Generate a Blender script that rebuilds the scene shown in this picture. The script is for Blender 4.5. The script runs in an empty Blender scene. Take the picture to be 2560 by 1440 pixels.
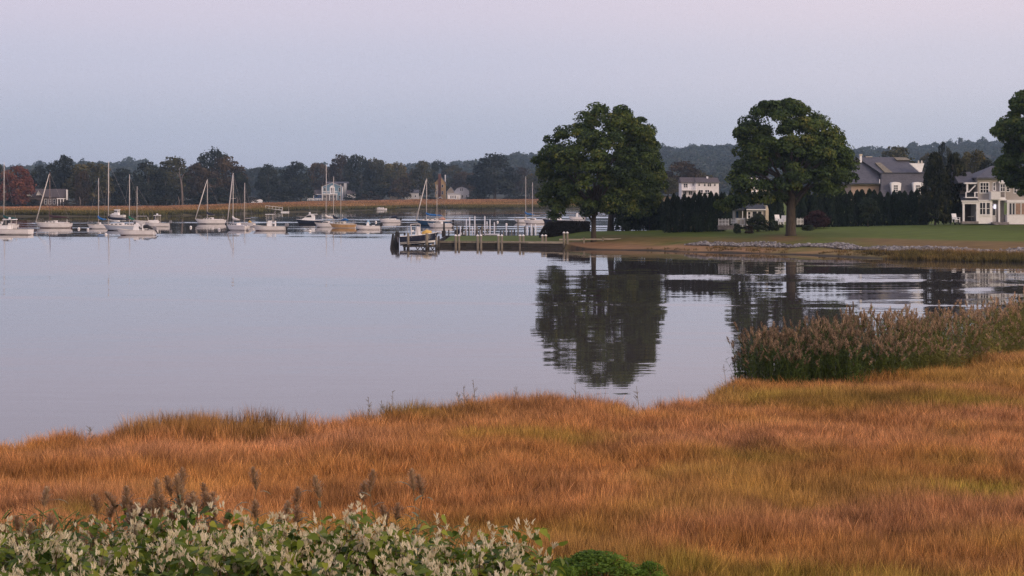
import bpy, math, random
import numpy as np
from mathutils import Vector

# ------------------------------------------------------------------ camera, sky, sun, exposure
sc = bpy.context.scene
COL = sc.collection
F, H, YH = 4777.0, 6.6, 480.0          # focal length in photo pixels, eye height above the water, horizon row
cam = bpy.data.objects.new('camera', bpy.data.cameras.new('camera'))
COL.objects.link(cam); sc.camera = cam
cam.location = (0, 0, H); cam.rotation_euler = (math.radians(90), 0, 0)
cam.data.sensor_width = 36.0; cam.data.lens = 36.0 * F / 2560.0
cam.data.shift_y = -(720.0 - YH) / 2560.0
cam.data.clip_start = 0.5; cam.data.clip_end = 12000.0

SUN_EL, SUN_AZ = math.radians(17.0), math.radians(133.0)     # azimuth from +Y towards +X
sun_dir = Vector((math.sin(SUN_AZ) * math.cos(SUN_EL), math.cos(SUN_AZ) * math.cos(SUN_EL), math.sin(SUN_EL)))
world = bpy.data.worlds.new('World'); sc.world = world; world.use_nodes = True
wn, wl = world.node_tree.nodes, world.node_tree.links
wn.clear()
wout = wn.new('ShaderNodeOutputWorld'); bg = wn.new('ShaderNodeBackground')
sky = wn.new('ShaderNodeTexSky'); sky.sky_type = 'NISHITA'; sky.sun_disc = False
sky.sun_elevation = SUN_EL; sky.sun_rotation = SUN_AZ; sky.altitude = 5
sky.air_density = 1.0; sky.dust_density = 2.0; sky.ozone_density = 2.0
tc = wn.new('ShaderNodeTexCoord'); sep = wn.new('ShaderNodeSeparateXYZ')
wl.new(tc.outputs['Generated'], sep.inputs[0])
ramp = wn.new('ShaderNodeValToRGB'); cr = ramp.color_ramp; cr.interpolation = 'EASE'
stops = [(0.0, (0.418, 0.430, 0.515)), (0.030, (0.468, 0.482, 0.572)), (0.065, (0.542, 0.520, 0.614)),
         (0.100, (0.626, 0.550, 0.628)), (0.20, (0.760, 0.640, 0.700)), (0.45, (0.59, 0.55, 0.67)), (1.0, (0.46, 0.48, 0.64))]
while len(cr.elements) < len(stops): cr.elements.new(0.5)
for e, (p, c) in zip(cr.elements, stops): e.position = p; e.color = (*c, 1)
wl.new(sep.outputs['Z'], ramp.inputs[0])
# the twilight glow grows warmer and brighter towards the low sun
dot = wn.new('ShaderNodeVectorMath'); dot.operation = 'DOT_PRODUCT'
wl.new(tc.outputs['Generated'], dot.inputs[0]); dot.inputs[1].default_value = (sun_dir.x, sun_dir.y, 0)
glow = wn.new('ShaderNodeMapRange'); glow.inputs[1].default_value = -1.0; glow.inputs[2].default_value = 1.0
glow.inputs[3].default_value = 0.0; glow.inputs[4].default_value = 1.0
wl.new(dot.outputs['Value'], glow.inputs[0])
gr2 = wn.new('ShaderNodeValToRGB'); g2 = gr2.color_ramp; g2.interpolation = 'EASE'
gst = [(0.0, (0.77, 0.79, 0.875)), (0.146, (0.885, 0.90, 0.95)), (0.25, (1.00, 0.99, 0.99)), (0.50, (1.12, 1.08, 1.03)), (0.80, (1.42, 1.20, 1.04)), (1.0, (1.70, 1.34, 1.06))]
while len(g2.elements) < len(gst): g2.elements.new(0.5)
for e, (p, c) in zip(g2.elements, gst): e.position = p; e.color = (*c, 1)
wl.new(glow.outputs[0], gr2.inputs[0])
mul = wn.new('ShaderNodeMix'); mul.data_type = 'RGBA'; mul.blend_type = 'MULTIPLY'; mul.inputs[0].default_value = 1.0
wl.new(ramp.outputs[0], mul.inputs[6]); wl.new(gr2.outputs[0], mul.inputs[7])
sks = wn.new('ShaderNodeMix'); sks.data_type = 'RGBA'; sks.blend_type = 'MULTIPLY'; sks.inputs[0].default_value = 1.0
wl.new(sky.outputs[0], sks.inputs[6]); sks.inputs[7].default_value = (0.10, 0.10, 0.10, 1)
addn = wn.new('ShaderNodeMix'); addn.data_type = 'RGBA'; addn.blend_type = 'MIX'; addn.inputs[0].default_value = 0.12
wl.new(mul.outputs[2], addn.inputs[6]); wl.new(sks.outputs[2], addn.inputs[7])
wl.new(addn.outputs[2], bg.inputs[0]); bg.inputs[1].default_value = 1.0
wl.new(bg.outputs[0], wout.inputs[0])

sun = bpy.data.objects.new('sun', bpy.data.lights.new('sun', 'SUN')); COL.objects.link(sun)
sun.data.energy = 1.25; sun.data.angle = math.radians(20); sun.data.color = (1.0, 0.78, 0.58)
sun.rotation_euler = (-sun_dir).to_track_quat('-Z', 'Y').to_euler(); sun.location = (60, -20, 40)

vs = sc.view_settings
vs.view_transform = 'Standard'; vs.look = 'None'; vs.gamma = 1.0; vs.exposure = 0.40; vs.use_curve_mapping = False
sc.render.engine = 'CYCLES'
cy = sc.cycles
cy.max_bounces = 6; cy.diffuse_bounces = 3; cy.glossy_bounces = 3; cy.transmission_bounces = 3; cy.transparent_max_bounces = 8
cy.volume_bounces = 0; cy.use_denoising = True; cy.denoising_prefilter = 'NONE'
cy.caustics_reflective = False; cy.caustics_refractive = False
try: cy.denoiser = 'OPENIMAGEDENOISE'
except Exception: pass

# ------------------------------------------------------------------ helpers
rng = np.random.default_rng(11)
random.seed(5)
def PX(px, Y): return (px - 1280.0) * Y / F
def PZ(py, Y): return H - (py - YH) * Y / F
def W(px, py, Y): return (PX(px, Y), Y, PZ(py, Y))
def depth(py, z=0.0): return (H - z) * F / (py - YH)      # distance of a point of height z seen at row py

def tag(o, label=None, cat=None, group=None, kind=None):
    if label: o['label'] = label
    if cat: o['category'] = cat
    if group: o['group'] = group
    if kind: o['kind'] = kind
    return o
def root(name, loc, label, cat, group=None, rz=0.0):
    o = bpy.data.objects.new(name, None); COL.objects.link(o)
    o.location = loc; o.rotation_euler = (0, 0, rz); o.empty_display_size = 0.3
    return tag(o, label, cat, group)
def link(name, me, m, parent=None, loc=None):
    o = bpy.data.objects.new(name, me); COL.objects.link(o)
    if m is not None and len(me.materials) == 0: me.materials.append(m)
    if parent is not None: o.parent = parent
    if loc is not None: o.location = loc
    return o
def np_mesh(name, V, Fc, attrs=None, smooth=False):
    V = np.asarray(V, np.float32); Fc = np.asarray(Fc, np.int32)
    me = bpy.data.meshes.new(name); n, k = Fc.shape
    me.vertices.add(len(V)); me.vertices.foreach_set('co', V.ravel())
    me.loops.add(n * k); me.loops.foreach_set('vertex_index', Fc.ravel())
    me.polygons.add(n); me.polygons.foreach_set('loop_start', np.arange(n, dtype=np.int32) * k)
    if smooth: me.polygons.foreach_set('use_smooth', np.ones(n, bool))
    me.update(calc_edges=True)
    if attrs:
        for an, (dom, typ, data) in attrs.items():
            a = me.attributes.new(an, typ, dom)
            a.data.foreach_set('value' if typ == 'FLOAT' else ('vector' if typ == 'FLOAT_VECTOR' else 'color'), np.asarray(data, np.float32).ravel())
    return me

class MB:
    """collects boxes, tubes, prisms for ONE mesh"""
    def __init__(s): s.v = []; s.f = []
    def add(s, vs_, fs):
        o = len(s.v); s.v += [tuple(map(float, p)) for p in vs_]; s.f += [tuple(i + o for i in f) for f in fs]; return s
    def box(s, x0, x1, y0, y1, z0, z1):
        return s.add([(x0,y0,z0),(x1,y0,z0),(x1,y1,z0),(x0,y1,z0),(x0,y0,z1),(x1,y0,z1),(x1,y1,z1),(x0,y1,z1)],
                     [(3,2,1,0),(4,5,6,7),(0,1,5,4),(1,2,6,5),(2,3,7,6),(3,0,4,7)])
    def tube(s, a, b, r0, r1=None, n=7, caps=True):
        r1 = r0 if r1 is None else r1
        a, b = Vector(a), Vector(b); d = (b - a)
        if d.length < 1e-6: return s
        d.normalize(); u = d.orthogonal().normalized(); w = d.cross(u)
        vs_ = []
        for c, r in ((a, r0), (b, r1)):
            for i in range(n):
                t = 2 * math.pi * i / n; vs_.append(c + u * (r * math.cos(t)) + w * (r * math.sin(t)))
        fs = [(i, (i + 1) % n, n + (i + 1) % n, n + i) for i in range(n)]
        if caps: fs += [tuple(range(n))[::-1], tuple(range(n, 2 * n))]
        return s.add(vs_, fs)
    def path(s, pts, rad, n=7):
        """smooth tapered tube along points"""
        pts = [Vector(p) for p in pts]; vs_ = []; fs = []
        for i, p in enumerate(pts):
            d = (pts[min(i + 1, len(pts) - 1)] - pts[max(i - 1, 0)]).normalized()
            ref = Vector((0, 1, 0)) if abs(d.y) < 0.9 else Vector((1, 0, 0))
            u = d.cross(ref).normalized(); w = d.cross(u)
            for k in range(n):
                t = 2 * math.pi * k / n; vs_.append(p + (u * math.cos(t) + w * math.sin(t)) * rad[i])
        for i in range(len(pts) - 1):
            for k in range(n):
                fs.append((i*n+k, i*n+(k+1) % n, (i+1)*n+(k+1) % n, (i+1)*n+k))
        fs += [tuple(range(n))[::-1], tuple(range((len(pts)-1)*n, len(pts)*n))]
        return s.add(vs_, fs)
    def prism(s, poly, axis, a, b):
        """extrude a 2-D polygon along 'x','y' or 'z'"""
        def mk(p, t):
            return (t, p[0], p[1]) if axis == 'x' else ((p[0], t, p[1]) if axis == 'y' else (p[0], p[1], t))
        n = len(poly)
        vs_ = [mk(p, a) for p in poly] + [mk(p, b) for p in poly]
        fs = [tuple(range(n)), tuple(range(n, 2*n))[::-1]] + [(i, n + i, n + (i+1) % n, (i+1) % n) for i in range(n)]
        return s.add(vs_, fs)
    def ball(s, c, r, seg=8, rings=6, sz=1.0):
        vs_ = [(c[0], c[1], c[2] + r*sz)]; fs = []
        for i in range(1, rings):
            ph = math.pi * i / rings
            for k in range(seg):
                t = 2*math.pi*k/seg
                vs_.append((c[0]+r*math.sin(ph)*math.cos(t), c[1]+r*math.sin(ph)*math.sin(t), c[2]+r*sz*math.cos(ph)))
        vs_.append((c[0], c[1], c[2]-r*sz)); L = len(vs_)-1
        for k in range(seg):
            fs.append((0, 1+k, 1+(k+1) % seg)); b = 1+(rings-2)*seg
            fs.append((L, b+(k+1) % seg, b+k))
        for i in range(rings-2):
            for k in range(seg):
                a = 1+i*seg; b = a+seg
                fs.append((a+k, b+k, b+(k+1) % seg, a+(k+1) % seg))
        return s.add(vs_, fs)
    def build(s, name, m, parent=None, off=None, smooth=False):
        me = bpy.data.meshes.new(name)
        vv = s.v if off is None else [(x-off[0], y-off[1], z-off[2]) for x, y, z in s.v]
        me.from_pydata(vv, [], s.f)
        import bmesh
        bm = bmesh.new(); bm.from_mesh(me); bmesh.ops.recalc_face_normals(bm, faces=bm.faces); bm.to_mesh(me); bm.free()
        if smooth: me.polygons.foreach_set('use_smooth', np.ones(len(me.polygons), bool))
        return link(name, me, m, parent)

# ------------------------------------------------------------------ materials
MATS = {}
def pm(name, col, rough=0.7, var=0.18, scale=2.0, spec=0.3, metal=0.0, bump=0.0, bscale=None, objrand=0.0, stretch=(1, 1, 1)):
    m = bpy.data.materials.new(name); m.use_nodes = True; n, l = m.node_tree.nodes, m.node_tree.links
    b = n['Principled BSDF']
    t = n.new('ShaderNodeTexCoord'); mp = n.new('ShaderNodeMapping'); mp.inputs['Scale'].default_value = stretch
    l.new(t.outputs['Object'], mp.inputs[0])
    no = n.new('ShaderNodeTexNoise'); no.inputs['Scale'].default_value = scale; no.inputs['Detail'].default_value = 5
    l.new(mp.outputs[0], no.inputs['Vector'])
    mr = n.new('ShaderNodeMapRange'); mr.inputs[1].default_value = 0.3; mr.inputs[2].default_value = 0.7
    mr.inputs[3].default_value = 1 - var; mr.inputs[4].default_value = 1 + var
    l.new(no.outputs[0], mr.inputs[0]); last = mr.outputs[0]
    if objrand:
        oi = n.new('ShaderNodeObjectInfo'); m2 = n.new('ShaderNodeMapRange')
        m2.inputs[3].default_value = 1 - objrand; m2.inputs[4].default_value = 1 + objrand
        l.new(oi.outputs['Random'], m2.inputs[0]); mm = n.new('ShaderNodeMath'); mm.operation = 'MULTIPLY'
        l.new(last, mm.inputs[0]); l.new(m2.outputs[0], mm.inputs[1]); last = mm.outputs[0]
    vm = n.new('ShaderNodeVectorMath'); vm.operation = 'SCALE'; vm.inputs[0].default_value = col[:3]
    l.new(last, vm.inputs['Scale']); l.new(vm.outputs[0], b.inputs['Base Color'])
    b.inputs['Roughness'].default_value = rough; b.inputs['Metallic'].default_value = metal
    b.inputs['Specular IOR Level'].default_value = spec
    if bump:
        n2 = n.new('ShaderNodeTexNoise'); n2.inputs['Scale'].default_value = bscale or scale * 4; l.new(mp.outputs[0], n2.inputs['Vector'])
        bp = n.new('ShaderNodeBump'); bp.inputs['Strength'].default_value = bump; bp.inputs['Distance'].default_value = 0.05
        l.new(n2.outputs[0], bp.inputs['Height']); l.new(bp.outputs[0], b.inputs['Normal'])
    MATS[name] = m
    return m

def leaf_mat(name, cols, trans=0.25, objrand=0.15, rough=0.75, nscale=0.25):
    """foliage: colour picked along a ramp by each leaf's own 'var' value and a slow noise, plus some translucency"""
    m = bpy.data.materials.new(name); m.use_nodes = True; n, l = m.node_tree.nodes, m.node_tree.links
    b = n['Principled BSDF']; out = n['Material Output']
    at = n.new('ShaderNodeAttribute'); at.attribute_name = 'var'
    geo = n.new('ShaderNodeNewGeometry'); no = n.new('ShaderNodeTexNoise'); no.inputs['Scale'].default_value = nscale; no.inputs['Detail'].default_value = 3
    l.new(geo.outputs['Position'], no.inputs['Vector'])
    ad = n.new('ShaderNodeMath'); ad.operation = 'MULTIPLY_ADD'; ad.inputs[1].default_value = 0.9; l.new(no.outputs[0], ad.inputs[0])
    su = n.new('ShaderNodeMath'); su.operation = 'SUBTRACT'; su.inputs[1].default_value = 0.45; l.new(at.outputs['Fac'], su.inputs[0])
    l.new(su.outputs[0], ad.inputs[2])
    rp = n.new('ShaderNodeValToRGB'); e = rp.color_ramp
    while len(e.elements) < len(cols): e.elements.new(0.5)
    for i, (el, c) in enumerate(zip(e.elements, cols)): el.position = i / (len(cols) - 1); el.color = (*c, 1)
    l.new(ad.outputs[0], rp.inputs[0])
    oi = n.new('ShaderNodeObjectInfo'); m2 = n.new('ShaderNodeMapRange'); m2.inputs[3].default_value = 1 - objrand; m2.inputs[4].default_value = 1 + objrand
    l.new(oi.outputs['Random'], m2.inputs[0])
    vm = n.new('ShaderNodeVectorMath'); vm.operation = 'SCALE'; l.new(rp.outputs[0], vm.inputs[0]); l.new(m2.outputs[0], vm.inputs['Scale'])
    l.new(vm.outputs[0], b.inputs['Base Color']); b.inputs['Roughness'].default_value = rough; b.inputs['Specular IOR Level'].default_value = 0.2
    tr = n.new('ShaderNodeBsdfTranslucent'); l.new(vm.outputs[0], tr.inputs[0])
    mx = n.new('ShaderNodeMixShader'); mx.inputs[0].default_value = trans
    l.new(b.outputs[0], mx.inputs[1]); l.new(tr.outputs[0], mx.inputs[2]); l.new(mx.outputs[0], out.inputs[0])
    return m

white = pm('white_paint', (0.80, 0.80, 0.81), 0.45, 0.05, 3)
gel = pm('white_gelcoat', (0.78, 0.76, 0.76), 0.3, 0.07, 1.5, spec=0.45, objrand=0.08)
cream = pm('cream_deck', (0.62, 0.58, 0.52), 0.5, 0.10, 2)
navy = pm('navy_hull', (0.014, 0.020, 0.042), 0.25, 0.15, 2, spec=0.5)
blueh = pm('blue_hull', (0.02, 0.075, 0.16), 0.3, 0.15, 2, spec=0.5)
paleblue = pm('pale_blue_hull', (0.42, 0.47, 0.56), 0.35, 0.06, 2)
varnish = pm('varnished_hull', (0.50, 0.30, 0.13), 0.35, 0.15, 2, spec=0.5)
boot = pm('boot_stripe', (0.03, 0.025, 0.03), 0.5, 0.2, 3)
redboot = pm('red_bottom_paint', (0.10, 0.03, 0.03), 0.6, 0.2, 3)
alum = pm('mast_aluminium', (0.60, 0.56, 0.53), 0.4, 0.05, 1)
woodmast = pm('wooden_mast', (0.16, 0.09, 0.07), 0.5, 0.15, 1)
wire = pm('rigging_wire', (0.30, 0.28, 0.28), 0.4, 0.1, 1)
sailcloth = pm('sailcloth', (0.70, 0.66, 0.62), 0.8, 0.08, 3, bump=0.3)
cov_blue = pm('blue_canvas', (0.02, 0.13, 0.36), 0.8, 0.2, 3, bump=0.3)
cov_navy = pm('navy_canvas', (0.012, 0.016, 0.035), 0.85, 0.2, 3, bump=0.3)
cov_green = pm('green_canvas', (0.02, 0.14, 0.085), 0.85, 0.2, 3, bump=0.3)
cov_brown = pm('brown_canvas', (0.05, 0.025, 0.028), 0.85, 0.2, 3, bump=0.3)
cov_teal = pm('teal_canvas', (0.01, 0.07, 0.075), 0.85, 0.2, 3)
glass = pm('dark_glass', (0.018, 0.022, 0.030), 0.08, 0.2, 1, spec=0.6)
black = pm('black_plastic', (0.018, 0.018, 0.020), 0.4, 0.2, 4)
greymotor = pm('grey_motor', (0.20, 0.20, 0.22), 0.4, 0.1, 4)
orange = pm('orange_canvas', (0.50, 0.16, 0.05), 0.7, 0.12, 4)
yellow = pm('yellow_plastic', (0.62, 0.42, 0.12), 0.45, 0.1, 3)
skyblue = pm('pale_blue_canvas', (0.26, 0.42, 0.58), 0.8, 0.1, 3)
pilew = pm('grey_weathered_wood', (0.21, 0.185, 0.145), 0.9, 0.3, 3, bump=0.5, stretch=(4, 4, 0.6))
piled = pm('dark_wet_wood', (0.055, 0.050, 0.045), 0.85, 0.35, 3, bump=0.5, stretch=(4, 4, 0.6))
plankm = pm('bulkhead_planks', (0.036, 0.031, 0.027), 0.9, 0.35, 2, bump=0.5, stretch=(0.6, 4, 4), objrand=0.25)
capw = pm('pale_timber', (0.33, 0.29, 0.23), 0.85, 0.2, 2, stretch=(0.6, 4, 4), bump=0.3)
bark = pm('bark', (0.062, 0.050, 0.038), 0.95, 0.35, 2.5, bump=0.8, stretch=(3, 3, 0.7), objrand=0.2)
palebark = pm('pale_bark', (0.15, 0.125, 0.11), 0.95, 0.3, 1.0, bump=0.6, stretch=(3, 3, 0.7))
rope = pm('buoy_white', (0.78, 0.76, 0.74), 0.4, 0.05, 4)

GD = [(0.007, 0.012, 0.006), (0.017, 0.030, 0.012), (0.036, 0.052, 0.016), (0.075, 0.080, 0.022)]
oakleaf = leaf_mat('shade_tree_leaves', [(0.016, 0.030, 0.010), (0.046, 0.080, 0.020), (0.088, 0.125, 0.027), (0.165, 0.160, 0.033)], 0.22, 0.05, nscale=0.35)
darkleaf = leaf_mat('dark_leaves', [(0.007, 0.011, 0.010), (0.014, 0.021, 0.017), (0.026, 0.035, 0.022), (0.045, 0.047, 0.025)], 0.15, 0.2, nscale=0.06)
oliveleaf = leaf_mat('olive_leaves', [(0.022, 0.025, 0.014), (0.050, 0.053, 0.024), (0.085, 0.078, 0.030), (0.130, 0.098, 0.036)], 0.2, 0.2, nscale=0.06)
brownleaf = leaf_mat('brown_leaves', [(0.018, 0.015, 0.012), (0.040, 0.030, 0.020), (0.068, 0.048, 0.027), (0.105, 0.072, 0.034)], 0.2, 0.2, nscale=0.06)
redleaf = leaf_mat('red_autumn_leaves', [(0.070, 0.025, 0.020), (0.150, 0.045, 0.030), (0.200, 0.070, 0.042), (0.150, 0.085, 0.035)], 0.2, 0.1, nscale=0.05)
forestleaf = leaf_mat('forest_leaves', [(0.014, 0.024, 0.020), (0.028, 0.044, 0.030), (0.045, 0.058, 0.035), (0.075, 0.062, 0.036)], 0.1, 0.35, nscale=0.02)
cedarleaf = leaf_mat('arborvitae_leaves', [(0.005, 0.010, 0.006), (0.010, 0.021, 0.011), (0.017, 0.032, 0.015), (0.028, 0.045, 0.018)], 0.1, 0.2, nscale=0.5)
spruceleaf = leaf_mat('evergreen_leaves', [(0.006, 0.010, 0.006), (0.015, 0.022, 0.011), (0.030, 0.036, 0.014), (0.060, 0.055, 0.019)], 0.12, 0.1, nscale=0.5)
shrubleaf = leaf_mat('shrub_leaves', [(0.012, 0.020, 0.012), (0.025, 0.040, 0.022), (0.042, 0.060, 0.030), (0.070, 0.078, 0.030)], 0.2, 0.15, nscale=0.6)
maroonleaf = leaf_mat('maroon_leaves', [(0.014, 0.008, 0.010), (0.032, 0.014, 0.017), (0.060, 0.022, 0.020), (0.090, 0.036, 0.024)], 0.2, 0.1, nscale=0.6)
brightleaf = leaf_mat('bright_shrub_leaves', [(0.060, 0.110, 0.015), (0.105, 0.185, 0.024), (0.155, 0.255, 0.034), (0.220, 0.310, 0.045)], 0.4, 0.1, nscale=2.0)

# ------------------------------------------------------------------ terrain functions
def interp(x, pts):
    p = np.array(pts, float); return np.interp(x, p[:, 0], p[:, 1])
def sm(x, a, b):
    t = np.clip((np.asarray(x, float) - a) / (b - a), 0, 1); return t * t * (3 - 2 * t)
def vnoise(x, y, s, seed=0):
    """cheap smooth value noise"""
    x = np.asarray(x, float) / s; y = np.asarray(y, float) / s
    xi = np.floor(x).astype(np.int64); yi = np.floor(y).astype(np.int64); fx = x - xi; fy = y - yi
    fx = fx*fx*(3-2*fx); fy = fy*fy*(3-2*fy)
    def h(a, b):
        n = (a * 374761393 + b * 668265263 + seed * 362437 + 12345) & 0x7fffffff
        n = ((n ^ (n >> 13)) * 1274126177) & 0x7fffffff
        return ((n ^ (n >> 16)) & 0xffff) / 65535.0
    return (h(xi, yi)*(1-fx)+h(xi+1, yi)*fx)*(1-fy) + (h(xi, yi+1)*(1-fx)+h(xi+1, yi+1)*fx)*fy

# far shore: distance of the waterline by X, back of the marsh, height there
FS = [(-900, 470), (-300, 505), (-138, 517), (-100, 517), (-88, 543), (-75, 618), (-59, 657), (-42, 716), (-20, 733), (3, 750), (116, 769), (400, 790), (1200, 800)]
FB = [(-900, 640), (-170, 650), (-120, 660), (-95, 735), (-76, 805), (-42, 870), (150, 880), (1200, 900)]
FZ = [(-900, 1.2), (-170, 1.2), (-120, 1.3), (-95, 2.1), (-76, 2.4), (-42, 2.85), (150, 2.9), (1200, 3.0)]
RIDGE = [(-600, 412), (-200, 415), (0, 418), (120, 412), (210, 407), (330, 406), (400, 420), (520, 424), (640, 424), (900, 415), (1050, 410), (1110, 408), (1200, 404),
         (1280, 386), (1330, 384), (1400, 392), (1560, 385), (1640, 372), (1700, 366), (1840, 364), (2000, 376), (2150, 372), (2300, 368), (2420, 353), (2560, 362), (2900, 372), (3300, 380)]
def far_z(X, Y):
    X = np.asarray(X, float); Y = np.asarray(Y, float)
    s, b, zb = interp(X, FS), interp(X, FB), interp(X, FZ)
    s = s + (vnoise(X, Y, 18, 3) - 0.5) * 8
    d = Y - s
    z = np.where(d < 0, np.maximum(-1.5, d * 0.12), np.minimum(0.55, d * 0.12))
    t = np.clip((Y - s) / np.maximum(b - s, 1), 0, 1)
    z = z + np.where(d > 0, t * (zb - 0.55), 0)
    z = z + np.clip(Y - b, 0, 500) * 0.004
    px = 1280 + X * F / np.maximum(Y, 1)
    rz = H - (interp(px, RIDGE) - YH) * 2600 / F - 14.5
    k = sm(Y, 1250, 2600)
    z = z * (1 - k) + rz * k
    z = z - sm(Y, 2700, 3400) * (rz + 5) * k * 0.9
    return z
# the lawn point: boundary polygon
LP = np.array([(-8.7, 225), (-2, 223.8), (5.3, 222), (9.3, 217), (14.4, 214.5), (18.5, 210), (24.5, 205), (30, 199.6), (34.8, 191), (39.5, 185), (48, 180), (70, 172), (120, 165), (220, 160),
               (220, 640), (38, 640), (36, 450), (24, 300), (12, 256), (-8.7, 253)], float)
def poly_sd(X, Y, P):
    X = np.asarray(X, float); Y = np.asarray(Y, float)
    inside = np.zeros(X.shape, bool); dmin = np.full(X.shape, 1e9)
    n = len(P)
    for i in range(n):
        x1, y1 = P[i]; x2, y2 = P[(i+1) % n]
        dx, dy = x2-x1, y2-y1; t = np.clip(((X-x1)*dx+(Y-y1)*dy)/(dx*dx+dy*dy), 0, 1)
        dmin = np.minimum(dmin, np.hypot(X-(x1+t*dx), Y-(y1+t*dy)))
        if dy != 0:
            c = ((y1 > Y) != (y2 > Y)) & (X < dx*(Y-y1)/dy + x1); inside ^= c
    return np.where(inside, dmin, -dmin)
PROF = [(-30, -1.5), (-2, -0.25), (0, 0), (4, 0.45), (5.5, 0.75), (7, 1.05), (11, 1.38), (20, 1.85), (45, 2.35), (70, 2.45), (300, 2.6)]
def lawn_z(X, Y):
    X = np.asarray(X, float); Y = np.asarray(Y, float)
    d = poly_sd(X, Y, LP)
    wob = (vnoise(X, Y, 3.0, 9) - 0.5) * 1.2
    za = interp(d + np.where(np.abs(d) < 9, wob, 0), PROF)
    spit = np.where(d > 0.12, 0.80 + np.clip(d, 0, 9) * 0.012, -1.2)
    w = sm(X, 4.0, 9.5)
    z = spit * (1 - w) + za * w
    z = z + np.clip(Y - 262, 0, 400) * 0.0099 * np.where(d > 0, 1, 0)
    z = z + np.where(d > 5, (vnoise(X, Y, 7, 4) - 0.5) * 0.10, 0)
    return z
# the near marsh
NS = [(-60, 34), (-20, 42), (-12, 44.4), (-9.6, 45.6), (-8.4, 46.9), (-5.2, 46.8), (-3.0, 50.2), (-1.4, 52.0), (1.3, 52.7), (2.4, 51.6), (3.3, 50.1), (4.1, 51.6), (5.3, 53.8), (6.6, 57.5),
      (7.2, 61), (9.5, 63), (12.5, 65.5), (16.4, 70.5), (20.4, 76), (30, 90), (60, 110)]
RF = [(6.6, 58.6), (8.1, 57.6), (10.5, 57.6), (12.8, 60), (15.7, 64), (18.4, 68.6), (24, 76), (40, 92)]
def near_z(X, Y):
    X = np.asarray(X, float); Y = np.asarray(Y, float)
    d = interp(X, NS) - Y
    z = np.clip(0.34 + d * 0.25, -0.9, 0.34) + (vnoise(X, Y, 1.6, 2) - 0.5) * 0.16
    z = np.where(d > 1.5, z + 0.10 * sm(d, 1.5, 8), z)
    z = z + sm(Y, 30, 22) * 0.0
    z = z + (1 - sm(Y, 19, 31)) * 0.45 + (1 - sm(Y, 1, 19)) * 4.0
    return z

def grid_terrain(name, xs, ys, fz, mat, attrs=None):
    XX, YY = np.meshgrid(xs, ys); ZZ = fz(XX, YY)
    V = np.stack([XX.ravel(), YY.ravel(), ZZ.ravel()], 1)
    nx, ny = len(xs), len(ys)
    i = (np.arange(ny-1)[:, None] * nx + np.arange(nx-1)[None, :]).ravel()
    Fc = np.stack([i, i+1, i+nx+1, i+nx], 1)
    at = {k: ('POINT', 'FLOAT', f(XX, YY, ZZ).ravel()) for k, f in (attrs or {}).items()}
    me = np_mesh(name, V, Fc, at, smooth=True)
    o = link(name, me, mat); o['kind'] = 'structure'
    return o

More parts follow.
